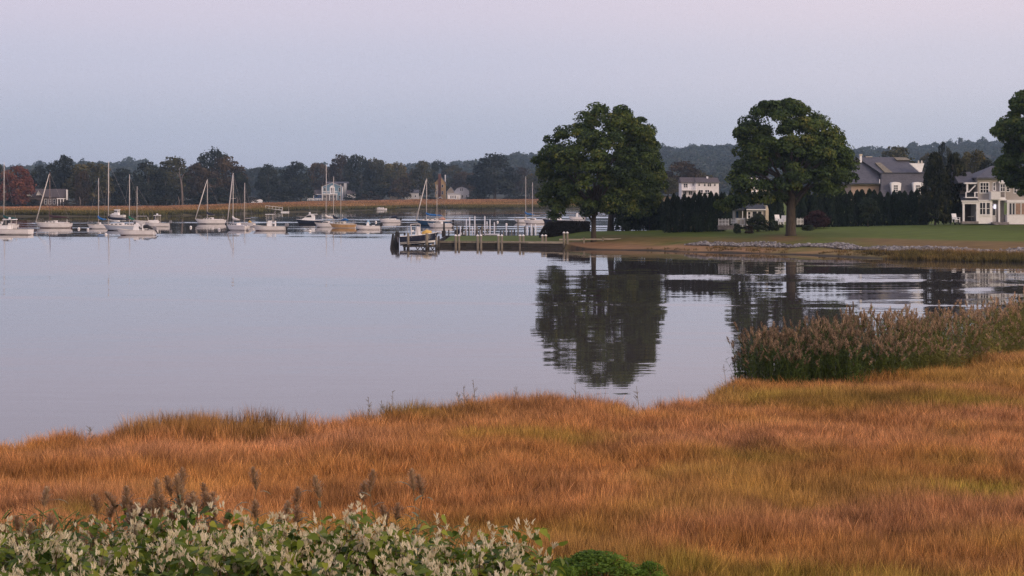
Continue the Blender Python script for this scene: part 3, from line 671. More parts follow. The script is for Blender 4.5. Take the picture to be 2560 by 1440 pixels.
def trunk_mesh(name, C, seed, r0=.022, base=-0.12, fork=.12):
    """unit trunk with limbs reaching into the lobes"""
    r = np.random.default_rng(seed); m = MB()
    m.path([(0, 0, base), (r.normal(0, .008), r.normal(0, .008), fork), (r.normal(0, .015), r.normal(0, .015), .45), (r.normal(0, .02), 0, .8)], [r0*1.5, r0, r0*.7, r0*.2], 7)
    for c in C[r.permutation(len(C))[:min(12, len(C))]]:
        z0 = min(fork+r.uniform(0, .3), max(c[2]-.05, fork*.5)); mid = (c[0]*.45, c[1]*.45, z0+(c[2]-z0)*.6)
        m.path([(0, 0, z0), mid, (c[0]*.9, c[1]*.9, c[2])], [r0*.5, r0*.32, r0*.1], 5)
    me = bpy.data.meshes.new(name); me.from_pydata(m.v, [], m.f); me.polygons.foreach_set('use_smooth', np.ones(len(me.polygons), bool))
    return me
LIB = {}
for k, (prof, nl, nf, lf, fl) in {'dome': (DOME, 60, 5200, .052, .7), 'tall': (TALL, 60, 5200, .050, .75), 'umb': (UMB, 40, 3000, .050, .55), 'cone': (CONE, 50, 3000, .045, .6), 'sparse': (TALL, 26, 1300, .045, .7), 'bush': (BUSH, 30, 1800, .07, .7)}.items():
    LIB[k] = []
    for s_ in range(2):
        me, C = crown_mesh('crown', 300+7*s_+len(k), prof, nl, nf, lf, None, flat=fl, lobe=(.09, .165) if k != 'sparse' else (.06, .12))
        LIB[k].append((me, trunk_mesh('trunk', C, 40+s_)))
def crown_with(me, mat):
    key = (me.name, mat.name)
    if key not in LIB:
        c = me.copy(); c.materials.clear(); c.materials.append(mat); LIB[key] = c
    return LIB[key]
def bark_with(me, mat):
    key = (me.name, mat.name)
    if key not in LIB:
        c = me.copy(); c.materials.clear(); c.materials.append(mat); LIB[key] = c
    return LIB[key]
def tree(name, px, wpx, ytop, Y, shape, mat, label, cat='tree', group=None, gz=far_z, crown0=.12, barkm=None, base=None, which=None):
    """a tree as wide and high as it shows at distance Y, standing on the ground there"""
    X = PX(px, Y); z0 = float(gz(X, Y)) if base is None else base; zt = PZ(ytop, Y); h = zt-z0; w = wpx*Y/F
    w *= 1.12 if gz is far_z else 1.0
    o = root(name, (X, Y, z0-.05), label, cat, group, rz=random.uniform(0, 6.28))
    cm, tm = LIB[shape][random.randrange(2) if which is None else which]
    c = link('crown', crown_with(cm, mat), None, o); c.scale = (w, w, h*(1-crown0)); c.location = (0, 0, h*crown0)
    t = link('trunk', bark_with(tm, barkm or bark), None, o); t.scale = (w*.9, w*.9, h*(1-crown0)); t.location = (0, 0, h*crown0)
    if crown0 > .12: t.location = (0, 0, h*crown0)
    if crown0 > .11:   # trunk below the crown
        st = MB().path([(0, 0, -.1), (0, 0, h*crown0*.5), (0, 0, h*crown0*1.15)], [w*.030+.05, w*.024, w*.020], 7)
        st.build('trunk', barkm or bark, o, smooth=True)
    return o
G1, G2, G3 = 'trees along the far shore', 'trees behind the far marsh', 'trees beyond the right hand houses'
FT = [  # px, width, top, distance, crown, leaf, label
 (-20, 80, 398, 690, 'dome', darkleaf, 'dark green tree beside the red autumn maple on far shore'),
 (38, 100, 414, 665, 'dome', redleaf, 'red orange autumn maple on the far marsh edge'),
 (97, 60, 414, 760, 'dome', darkleaf, 'low dark tree right behind the red autumn maple'),
 (152, 84, 388, 700, 'tall', darkleaf, 'tall dark tree rising above the white portico house'),
 (222, 118, 399, 690, 'dome', oliveleaf, 'broad olive brown tree beside the white portico house'),
 (204, 40, 420, 676, 'dome', brownleaf, 'reddish brown small tree before the broad olive tree'),
 (300, 90, 421, 740, 'dome', darkleaf, 'dark tree with brown crown behind moored sailboat masts'),
 (372, 92, 404, 700, 'dome', darkleaf, 'dark olive tree standing left of the bleached bare trunk'),
 (434, 110, 392, 720, 'dome', oliveleaf, 'large olive topped tree behind the bleached bare trunk'),
 (340, 80, 450, 680, 'bush', darkleaf, 'dark leafy tree reaching down to the marsh'),
 (415, 80, 440, 690, 'bush', darkleaf, 'dark leafy tree reaching down to the marsh'),
 (530, 92, 371, 780, 'umb', darkleaf, 'tallest dark umbrella crowned tree on the far shore'),
 (500, 84, 408, 720, 'dome', brownleaf, 'brown green tree under the tallest umbrella crowned tree'),
 (568, 100, 391, 735, 'tall', brownleaf, 'big brown green tree sloping to the far inlet'),
 (540, 90, 445, 700, 'bush', darkleaf, 'dark leafy tree reaching down to the marsh'),
 (600, 50, 430, 730, 'dome', darkleaf, 'dark tree at the end of the wood by the white tank'),
 (635, 60, 414, 1350, 'tall', darkleaf, 'hazy blue green trees in the gap behind the white tank'),
 (672, 66, 410, 850, 'dome', darkleaf, 'dark tree with notched top right of the white tank'),
 (735, 84, 404, 900, 'dome', darkleaf, 'dark green tree with twin tufts behind the blue house wing'),
 (700, 70, 440, 840, 'bush', darkleaf, 'dark undergrowth tree beside the blue house wing'),
 (752, 70, 432, 845, 'bush', darkleaf, 'dark undergrowth tree beside the blue house wing'),
 (800, 66, 400, 920, 'dome', brownleaf, 'brown tinged tree behind the peak of the blue house'),
 (852, 76, 386, 930, 'dome', brownleaf, 'rust brown tree behind the blue house'),
 (896, 70, 379, 900, 'tall', darkleaf, 'tall dark evergreen tree right of the blue house'),
 (905, 60, 430, 880, 'bush', darkleaf, 'dark bushy tree touching the side of the blue house'),
 (940, 66, 389, 905, 'dome', oliveleaf, 'olive yellow tree beside the tall dark evergreen'),
 (985, 70, 399, 890, 'dome', oliveleaf, 'olive green tree above the small pale lit house'),
 (1000, 60, 436, 878, 'bush', brownleaf, 'brown grey thicket tree before the pale lit house'),
 (950, 56, 440, 880, 'bush', darkleaf, 'dark thicket tree left of the pale lit house'),
 (1055, 66, 402, 895, 'dome', oliveleaf, 'round olive tree behind the grey shed house'),
 (1098, 44, 399, 1000, 'umb', darkleaf, 'thin dark tree with open tufted top behind the yellow house'),
 (1022, 50, 425, 930, 'dome', brownleaf, 'brown tree between the olive trees'),
 (1130, 84, 412, 1050, 'dome', oliveleaf, 'dull olive tree behind the yellow house chimney'),
 (1165, 70, 425, 960, 'dome', brownleaf, 'brown olive tree behind the grey white house'),
 (1236, 124, 384, 885, 'tall', darkleaf, 'huge rounded dark tree right of the grey white house'),
 (1303, 60, 418, 1000, 'dome', brownleaf, 'light brown tree between huge dark tree and lawn oak'),
 (1340, 70, 425, 960, 'dome', oliveleaf, 'olive tree seen behind the twin white masts'),
]
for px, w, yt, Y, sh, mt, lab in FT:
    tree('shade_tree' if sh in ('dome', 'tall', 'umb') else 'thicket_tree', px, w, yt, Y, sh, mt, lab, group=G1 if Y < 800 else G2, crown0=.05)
# low scrub along the wood's foot closes the gaps between the trunks
for k, (px, Y, w, yt) in enumerate([(20, 668, 70, 494), (75, 668, 64, 496), (180, 670, 60, 500), (250, 676, 64, 492), (290, 690, 60, 488), (330, 690, 60, 485), (385, 692, 60, 488), (470, 705, 60, 485),
                                    (510, 715, 60, 480), (580, 740, 60, 478), (620, 790, 54, 484), (672, 830, 60, 475), (720, 840, 60, 480), (880, 872, 40, 482), (925, 876, 60, 478), (1075, 872, 44, 486), (1195, 880, 60, 480), (1290, 880, 60, 478), (1335, 880, 50, 484), (1430, 890, 130, 470), (1560, 890, 140, 470), (1670, 890, 140, 474)]):
    tree('scrub_bush', px, w, yt, Y, 'bush', (darkleaf, darkleaf, brownleaf, darkleaf)[k % 4], 'low scrub bush along the foot of the far wood', 'bush', 'scrub along the far wood', crown0=.02)
# the bleached bare trunk
def dead_tree():
    Y = 672; X = PX(456, Y); z0 = float(far_z(X, Y)); s = Y/F
    o = root('dead_tree', (X, Y, z0-.1), 'bleached bare tree with forked trunk before the dark wood', 'tree')
    m = MB(); m.path([(0, 0, 0), (-.3*s, 0, 30*s), (-2*s, 0, 55*s), (-4*s, 0, 70*s)], [.42, .36, .3, .24], 8)
    m.path([(-3.5*s, 0, 66*s), (1*s, 0, 78*s), (5*s, 0, 84*s)], [.2, .15, .06], 6)
    m.path([(-4*s, 0, 69*s), (-8*s, 0, 84*s), (-6*s, 0, 100*s)], [.2, .14, .05], 6); m.path([(-4*s, 0, 69*s), (-11*s, .3, 80*s), (-16*s, 0, 86*s)], [.16, .1, .04], 6)
    m.build('trunk', palebark, o, smooth=True)
    m2 = MB(); m2.path([(0, 0, 12*s), (4*s, -.2, 17*s), (6*s, 0, 22*s)], [.14, .1, .04], 6); m2.build('limb', palebark, o, smooth=True)
dead_tree()
for px, Y, yt in ((387, 690, 505), (447, 690, 505), (200, 668, 506), (593, 720, 505), (684, 850, 480)):
    X = PX(px, Y); z0 = float(far_z(X, Y)); zt = PZ(yt, Y)+2
    o = root('tree_trunk', (X, Y, z0), 'pale bare trunk standing at the front of the far wood', 'tree', 'pale trunks before the far wood')
    MB().path([(0, 0, -.1), (.15, 0, (zt-z0)*.5), (-.2, 0, zt-z0)], [.28, .22, .12], 7).build('trunk', palebark, o, smooth=True)
    MB().path([(.1, 0, (zt-z0)*.5), (1.2, .2, (zt-z0)*.85)], [.12, .04], 5).build('limb', palebark, o, smooth=True)

# trees on and beyond the lawn point
TR = [
 (1705, 120, 402, 620, 'dome', brownleaf, 'rust olive tree behind the white clapboard house'),
 (1745, 90, 425, 640, 'dome', oliveleaf, 'dull olive tree behind the white clapboard house roof'),
 (1670, 60, 440, 600, 'dome', oliveleaf, 'olive tree at the left end of the white clapboard house'),
 (2165, 110, 384, 560, 'dome', brownleaf, 'brown olive tree above the slate roof chimney'),
 (2240, 130, 366, 600, 'dome', oliveleaf, 'wide olive tree above the slate roof ridge'),
 (2330, 80, 372, 620, 'dome', oliveleaf, 'olive tree behind the white roof dormer'),
 (2362, 50, 354, 520, 'tall', darkleaf, 'tall dark tree behind the evergreen pair'),
 (2432, 84, 366, 400, 'dome', oliveleaf, 'green olive tree above the porch house roof'),
 (2400, 60, 388, 420, 'dome', brownleaf, 'brown olive tree left of the green tree above the porch house'),
 (2478, 74, 388, 330, 'dome', darkleaf, 'dark tree behind the porch house roof ridge'),
 (2110, 90, 420, 520, 'dome', darkleaf, 'dark tree behind the oak and the slate roof'),
]
for px, w, yt, Y, sh, mt, lab in TR:
    tree('shade_tree', px, w, yt, Y, sh, mt, lab, group=G3, gz=lawn_z if Y < 600 else (lambda x, y: 5.5), crown0=.08)

def big_tree(name, outline, Y, trunk, label, seed, n_lobes, n_leaf, leaf, limbs, mat, windows=()):
    """a near tree: outline rows (py, left px, right px); trunk (px, base py, width px, fork py); windows = openings through the crown"""
    s = Y/F; r = np.random.default_rng(seed)
    bx, by, bw, fy = trunk
    X0, Z0 = PX(bx, Y), float(lawn_z(PX(bx, Y), Y))
    o = root(name, (X0, Y, Z0), label, 'tree')
    O = np.array(outline, float); ys = np.linspace(O[0, 0]+4, O[-1, 0]-4, 300); L, R = np.interp(ys, O[:, 0], O[:, 1]), np.interp(ys, O[:, 0], O[:, 2])
    w = (R-L); w = w/w.sum(); C = []; RR = []
    while len(C) < n_lobes:
        y = r.choice(ys, p=w); l_, r_ = np.interp(y, O[:, 0], O[:, 1]), np.interp(y, O[:, 0], O[:, 2]); lr = r.uniform(15, 29)
        half = max(1.0, (r_-l_)/2-lr*.72); a = r.uniform(0, 2*math.pi); rad = math.sqrt(r.uniform(.25, 1))
        x = (l_+r_)/2+half*rad*math.cos(a); dd = min(half, 150)*rad*math.sin(a)
        if any(abs(x-wx) < ww and abs(y-wy) < wh for wx, wy, ww, wh in windows): continue
        C.append(((x-bx)*s, dd*s, PZ(y, Y)-Z0)); RR.append(lr*s)
    C = np.array(C); RR = np.array(RR); li = r.integers(0, n_lobes, n_leaf)
    D = r.normal(0, 1, (n_leaf, 3)); D /= np.linalg.norm(D, axis=1)[:, None]
    fl = (D[:, 2] < -.35) & (r.uniform(0, 1, n_leaf) < .75); D[fl, 2] *= -1
    rr = RR[li]*(1.08-.5*r.uniform(0, 1, n_leaf)**1.7)
    # each lobe breaks into sprays
    sp = r.normal(0, 1, (n_lobes, 9, 3)); sp /= np.linalg.norm(sp, axis=2)[..., None]
    k = r.integers(0, 9, n_leaf); D = D*.62+sp[li, k]*.62; D[:, 2] *= np.where(D[:, 2] < 0, .6, 1); D /= np.linalg.norm(D, axis=1)[:, None]
    Pp = C[li]+D*rr[:, None]*np.array([1, 1, .68])
    var = np.clip(r.uniform(.12, .62, n_lobes)[li]+r.normal(0, .14, n_leaf)+(r.uniform(0, 1, (n_lobes, 9))[li, k]-.5)*.35, 0, 1)
    V, Fc = quads(Pp, D+np.array([0, 0, .3]), leaf, r, jit=.6)
    me = np_mesh('crown', V, Fc, {'var': ('FACE', 'FLOAT', var)}); me.materials.append(mat); link('crown', me, None, o)
    m = MB(); zf = PZ(fy, Y)-Z0; tw = bw*s/2
    m.path([(0, 0, -.15), (0, 0, .25), (0, 0, zf*.6), (.02, 0, zf), (.1, 0, zf+2.5), (.0, .1, zf+5.0)], [tw*1.35, tw*1.05, tw*.92, tw*.85, tw*.5, tw*.2], 10)
    m.build('trunk', bark, o, smooth=True)
    for (lx0, ly0, lx1, ly1, wd) in limbs:
        a = ((lx0-bx)*s, 0, PZ(ly0, Y)-Z0); b = ((lx1-bx)*s, r.uniform(-2, 2), PZ(ly1, Y)-Z0)
        mid = ((a[0]*.5+b[0]*.5), b[1]*.4, a[2]*.35+b[2]*.65)
        MB().path([a, mid, b], [wd*s/2, wd*s*.36, wd*s*.14], 7).build('limb', bark, o, smooth=True)
    for c in C[r.permutation(n_lobes)[:26]]:
        z0 = zf+r.uniform(-.2, 2.5)
        MB().path([(0, 0, z0), (c[0]*.5, c[1]*.5, z0+(c[2]-z0)*.62), tuple(c)], [tw*.34, tw*.22, tw*.07], 6).build('branch', bark, o, smooth=True)
    return o
big_tree('maple_tree', [(268, 1485, 1560), (280, 1440, 1590), (310, 1405, 1620), (345, 1365, 1640), (385, 1322, 1650), (420, 1315, 1652), (470, 1328, 1640), (500, 1342, 1610), (525, 1348, 1590), (537, 1352, 1410), (548, 1358, 1395)],
         225, (1484, 585, 13, 540), 'broad green maple with pale grey trunk at the lawn edge', 61, 230, 80000, .29,
         [(1483, 556, 1450, 520, 7), (1486, 545, 1510, 500, 7), (1484, 540, 1475, 490, 7)], oakleaf, windows=[(1432, 524, 26, 18)])
big_tree('maple_tree', [(300, 1560, 1610), (330, 1560, 1640), (400, 1550, 1655), (460, 1545, 1668), (510, 1535, 1668), (540, 1520, 1650), (556, 1530, 1610)],
         240, (1527, 581, 17, 545), 'dark trunked maple merged into the broad maple from behind', 62, 110, 38000, .31,
         [(1527, 555, 1560, 500, 7), (1527, 550, 1540, 480, 7)], oakleaf)
big_tree('oak_tree', [(258, 1890, 2000), (272, 1872, 2030), (300, 1845, 2062), (335, 1824, 2106), (365, 1838, 2138), (400, 1832, 2158), (430, 1822, 2150), (462, 1800, 2135), (480, 1796, 2090), (494, 1790, 2000), (504, 1785, 1890), (516, 1780, 1846), (528, 1786, 1830)],
         219, (1977, 584, 25, 500), 'massive solitary oak with thick dark trunk on the lawn', 63, 205, 74000, .29,
         [(1975, 520, 1900, 440, 9), (1972, 500, 1870, 445, 7), (1980, 520, 2050, 450, 10), (1982, 500, 2090, 420, 8), (1976, 490, 1960, 400, 10), (1974, 470, 1905, 410, 6)], oakleaf,
         windows=[(1915, 420, 17, 14), (1900, 306, 16, 8), (1890, 450, 26, 8), (2000, 330, 8, 8), (2075, 360, 9, 9)])
big_tree('maple_tree', [(225, 2550, 2640), (250, 2515, 2700), (290, 2500, 2760), (320, 2480, 2790), (355, 2462, 2800), (400, 2470, 2800), (440, 2500, 2800), (475, 2520, 2760), (495, 2560, 2700)],
         226, (2648, 575, 24, 510), 'dark green maple leaning over the porch house at the frame edge', 64, 170, 100000, .34,
         [(2648, 520, 2560, 430, 9), (2648, 510, 2700, 420, 9)], oakleaf)

# arborvitae hedge trees
def arbor_mesh(seed, n=1900):
    r = np.random.default_rng(seed); z = r.uniform(0, 1, n)**.85; prof = np.interp(z, [0, .06, .3, .6, .85, .96, 1], [.42, .49, .50, .47, .37, .18, .03])
    a = r.uniform(0, 2*np.pi, n); lump = 1+.13*np.sin(a*3+z*9+seed)+.1*np.sin(a*5-z*17); rad = prof*lump*(1-.28*r.uniform(0, 1, n)**2)
    C = np.stack([rad*np.cos(a), rad*np.sin(a), z], 1); N = np.stack([np.cos(a), np.sin(a), 0*a+.3], 1)
    V, Fc = quads(C, N, .14, r, 1.0, .45); Vz = V.reshape(-1, 4, 3); cz = Vz[:, :, 2].mean(1, keepdims=True); Vz[:, :, 2] = cz+(Vz[:, :, 2]-cz)*.55
    me = np_mesh('crown', Vz.reshape(-1, 3), Fc, {'var': ('FACE', 'FLOAT', np.clip(r.uniform(.1, .8, n), 0, 1))}); me.materials.append(cedarleaf); return me
ARB = [arbor_mesh(i) for i in range(4)]
tm_ = MB(); tm_.path([(0, 0, -.05), (0, 0, .5), (0, 0, .95)], [.06, .045, .01], 6)
ARBT = bpy.data.meshes.new('trunk'); ARBT.from_pydata(tm_.v, [], tm_.f); ARBT.materials.append(bark)
def arbor(px, ytop, Y, wpx, label, group):
    X = PX(px, Y); z0 = float(lawn_z(X, Y)); h = PZ(ytop, Y)-z0; w = wpx*Y/F
    o = root('arborvitae', (X, Y, z0-.03), label, 'hedge tree', group, random.uniform(0, 6.28))
    c = link('crown', ARB[random.randrange(4)], None, o); c.scale = (w, w, h)
    t = link('trunk', ARBT, None, o); t.scale = (w, w, h)
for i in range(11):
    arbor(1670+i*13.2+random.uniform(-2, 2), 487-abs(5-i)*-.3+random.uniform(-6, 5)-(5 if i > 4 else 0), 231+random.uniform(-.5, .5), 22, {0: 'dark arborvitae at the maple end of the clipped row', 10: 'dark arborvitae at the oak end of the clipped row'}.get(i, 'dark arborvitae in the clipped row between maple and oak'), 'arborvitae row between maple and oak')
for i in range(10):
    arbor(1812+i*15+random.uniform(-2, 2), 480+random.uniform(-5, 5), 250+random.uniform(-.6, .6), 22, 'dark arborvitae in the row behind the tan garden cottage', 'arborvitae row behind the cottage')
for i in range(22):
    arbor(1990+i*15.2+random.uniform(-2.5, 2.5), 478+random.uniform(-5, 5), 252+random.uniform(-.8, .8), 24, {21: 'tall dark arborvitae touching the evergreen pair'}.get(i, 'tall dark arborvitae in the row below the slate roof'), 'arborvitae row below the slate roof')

# evergreen pair, shrubs, small tree
def lawn_shrub(name, px, wpx, ytop, Y, mat, label, prof=BUSH, n=4200, leaf=.07, lobes=50, seed=1, cat='shrub', stem=.10, flat=.7):
    X = PX(px, Y); z0 = float(lawn_z(X, Y)); h = PZ(ytop, Y)-z0; w = wpx*Y/F
    o = root(name, (X, Y, z0-.03), label, cat)
    me, C = crown_mesh('crown', seed, prof, lobes, n, leaf, mat, lobe=(.07, .14) if h > 4 else (.13, .22), flat=flat); c = link('crown', me, None, o); c.scale = (w, w, h*(1-stem*.6)); c.location = (0, 0, h*stem*.6)
    t = link('trunk', trunk_mesh('trunk', C, seed, r0=.025), bark, o); t.scale = (w, w, h)
    return o
lawn_shrub('evergreen_tree', 2338, 94, 378, 246, spruceleaf, 'big dark evergreen with tapering top beside the porch house', CONE, 15000, .045, 120, 71, 'tree', .03, .6)
lawn_shrub('evergreen_tree', 2388, 72, 384, 249, spruceleaf, 'narrower evergreen touching the porch house roof', TALL, 9000, .06, 80, 72, 'tree', .03, .7)
lawn_shrub('young_tree', 2170, 62, 496, 243, shrubleaf, 'small olive green vase shaped tree before the arborvitae', [(0, .06), (.2, .18), (.45, .38), (.7, .5), (.85, .36), (1, .1)], 2200, .09, 30, 73, 'tree', .25)
lawn_shrub('maroon_shrub', 2040, 74, 526, 236, maroonleaf, 'rounded maroon leaved shrub right of the oak trunk', BUSH, 5000, .07, 50, 74, 'shrub', .1)
lawn_shrub('round_shrub', 1893, 56, 534, 229, shrubleaf, 'large grey green shrub before the tan cottage windows', BUSH, 6500, .07, 46, 75)
lawn_shrub('low_shrub', 1930, 40, 548, 230, shrubleaf, 'low dark shrub between the cottage shrub and oak trunk', BUSH, 4600, .065, 40, 76)
lawn_shrub('low_shrub', 1842, 22, 556, 226, shrubleaf, 'small clipped shrub beside the white picket fence', BUSH, 3000, .07, 30, 77)
lawn_shrub('low_shrub', 2020, 34, 560, 229, shrubleaf, 'low spreading shrub beneath the maroon shrub', BUSH, 3600, .065, 34, 78)
lawn_shrub('flower_shrub', 1872, 26, 562, 225, brownleaf, 'brownish flower bed shrub below the cottage', BUSH, 3000, .07, 30, 79)
for i, (px, w, yt, Y) in enumerate([(1556, 44, 520, 238), (1590, 48, 512, 239), (1625, 46, 508, 240), (1655, 36, 512, 238), (1608, 60, 496, 244), (1570, 50, 505, 245), (1650, 44, 498, 243)]):
    o = lawn_shrub('hedge_bush', px, w, yt, Y, cedarleaf if i % 2 else shrubleaf, 'dark leafy bush massed behind the maple trunks', BUSH, 3600, .085, 40, 90+i, 'shrub', .02)
    o['group'] = 'bushes behind the maple trunks'
# the clipped hedge on the point
def clipped_hedge():
    Y = 238; x0, x1 = PX(1350, Y), PX(1474, Y); z0 = .78; z1 = PZ(556, Y); r = np.random.default_rng(5); n = 9000
    u, v, q = r.uniform(0, 1, n), r.uniform(0, 1, n), r.integers(0, 3, n)
    X = x0+(x1-x0)*u; Z = z0+(z1-z0)*v; Yv = np.where(q == 1, Y+2*r.uniform(0, 1, n), Y); Z = np.where(q == 1, z1, Z); X = np.where((q == 2) & (u < .08), x0, X)
    endd = np.clip((X-x0)/1.2, 0, 1); top = z0+(z1-z0)*np.sqrt(endd)*(.96+.08*vnoise(X, X*0, .7, 3)); Z = np.minimum(Z, top)
    P_ = np.stack([X, Yv, Z], 1)+r.normal(0, .07, (n, 3)); N = np.where((q == 1)[:, None], (0, -.2, 1), (0, -1, .25))
    o = root('clipped_hedge', ((x0+x1)/2, Y, z0), 'long dark brown clipped hedge behind the point lawn', 'hedge')
    V, Fc = quads(P_-np.array([(x0+x1)/2, Y, z0]), np.asarray(N, float), .17, r)
    me = np_mesh('foliage', V, Fc, {'var': ('FACE', 'FLOAT', r.uniform(0, .8, n))}); me.materials.append(leaf_mat('hedge_leaves', [(.010, .008, .007), (.022, .017, .014), (.032, .026, .020), (.05, .04, .03)], .1, .05)); f = link('foliage', me, None, o); f['kind'] = 'stuff'
    MB().box(x0+.8, x1-.1, Y+.15, Y+1.8, z0-.1, z1-.25).build('branch_core', bark, o, off=((x0+x1)/2, Y, z0))
clipped_hedge()

# far-off woods on the hills: one mass
def forest():
    n = 5200; Y = rng.uniform(1300, 2680, n); px = rng.uniform(-700, 3300, n); X = PX(px, Y)
    Z = far_z(X, Y); k = sm(Y, 1250, 2600)
    ok = (Y > 1300) & (rng.uniform(0, 1, n) < .35+.65*k); X, Y, Z = X[ok], Y[ok], Z[ok]; n = len(X)
    prot = []
    for i in range(4):
        me, C = crown_mesh('canopy', 500+i, BUSH if i < 3 else UMB, 26, 420, .14, forestleaf, lobe=(.12, .2)); prot.append(bpy.data.objects.new('canopy', me))
    s = rng.uniform(13, 24, n); h = rng.uniform(10, 17, n)
    s2 = rng.uniform(0, 1, n) < .04; h[s2] *= 1.3
    o = scatter('forest', np.stack([X, Y, Z-1.5], 1), np.stack([0*s, 0*s, rng.uniform(0, 6.28, n)], 1), np.stack([s, s, h], 1), np.zeros((n, 3)), prot)
    tag(o, 'hazy blue wooded hills beyond the far shore', 'woods')
forest()

# coarse marsh grass on the far shore and at the right hand end of the beach
coarse = blade_mat('far_marsh_blades', (0.190, 0.105, 0.040), (0.320, 0.180, 0.075), (0.060, 0.060, 0.020), (0.120, 0.100, 0.030), (0.33, 0.17, 0.10))
def far_marsh():
    n = 26000; X = rng.uniform(-270, 230, n); s, b = interp(X, FS), interp(X, FB); t = rng.uniform(0, 1, n)**1.7; Y = s+1.5+(b-s+6)*t
    px = 1280+X*F/Y; ok = (px > -250) & (px < 2000); X, Y, t = X[ok], Y[ok], t[ok]; n = len(X)
    Z = far_z(X, Y); d = Y-interp(X, FS)
    ok = Z > .1; X, Y, Z, d, t = X[ok], Y[ok], Z[ok], d[ok], t[ok]; n = len(X)
    g = np.clip(1.15-sm(d, 8, 45)+.6*(vnoise(X, Y*.6, 22, 5)-.5), 0, 1); br = .75+.5*vnoise(X, Y, 9, 6)+rng.normal(0, .1, n)
    pk = np.clip(sm(t, .35, .8)+.5*(vnoise(X, Y, 30, 7)-.5), 0, 1)*(1-g)
    prot = [tuft(600+i, 34, .9, .70, .07, .45, coarse, 2) for i in range(4)]
    sc_ = rng.uniform(.8, 1.4, n); o = scatter('far_marsh_grass', np.stack([X, Y, Z-.05], 1), np.stack([0*X, 0*X, rng.uniform(0, 6.28, n)], 1), np.stack([sc_*1.6, sc_*1.6, sc_*(.8+.5*g)], 1), np.stack([g, br, pk], 1), prot)
    tag(o, 'band of tan and olive marsh grass along the far shore', 'grass')
far_marsh()
def beach_marsh():
    n = 9000; X = rng.uniform(33, 62, n); Y = rng.uniform(168, 200, n); d = poly_sd(X, Y, LP)
    edge = (vnoise(X, Y, 2.2, 8)-.5)*2
    ok = (d > -1.0+edge*.4) & (d < 4.3+edge*.6) & (X > 37+edge*1.5+ (d > 3)*3.0); X, Y, d = X[ok], Y[ok], d[ok]; n = len(X)
    Z = np.maximum(lawn_z(X, Y), -.2)
    g = np.clip(.75-.5*sm(d, 2, 5)+.5*(vnoise(X, Y, 3, 9)-.5), 0, 1); br = .85+.4*vnoise(X, Y, 2, 10)
    prot = [tuft(640+i, 22, .30, .75, .03, .4, coarse, 2) for i in range(4)]
    sc_ = rng.uniform(.8, 1.2, n); o = scatter('beach_grass', np.stack([X, Y, Z-.03], 1), np.stack([0*X, 0*X, rng.uniform(0, 6.28, n)], 1), np.stack([sc_, sc_, sc_*.9], 1), np.stack([g, br, 0*g], 1), prot)
    tag(o, 'olive and gold shore grass at the foot of the stone bank', 'grass')
beach_marsh()
# low sparse grass between water and stones
def shore_fringe():
    n = 5000; X = rng.uniform(14, 60, n); Y = rng.uniform(168, 216, n); d = poly_sd(X, Y, LP); e = vnoise(X, Y, 3, 12)
    ok = (d > 1.2) & (d < 4.6) & (e > .38); X, Y, d = X[ok], Y[ok], d[ok]; n = len(X); Z = lawn_z(X, Y)
    prot = [tuft(660+i, 16, .3, .28, .03, .5, coarse, 2) for i in range(3)]
    g = np.clip(.55+.6*(vnoise(X, Y, 2, 13)-.5), 0, 1); s1 = rng.uniform(.7, 1.3, n)
    o = scatter('fringe_grass', np.stack([X, Y, Z-.02], 1), np.stack([0*X, 0*X, rng.uniform(0, 6.28, n)], 1), np.stack([s1, s1, s1], 1), np.stack([g, .8+0*g, 0*g], 1), prot)
    tag(o, 'short sparse grass between the beach and stone bank', 'grass')
shore_fringe()

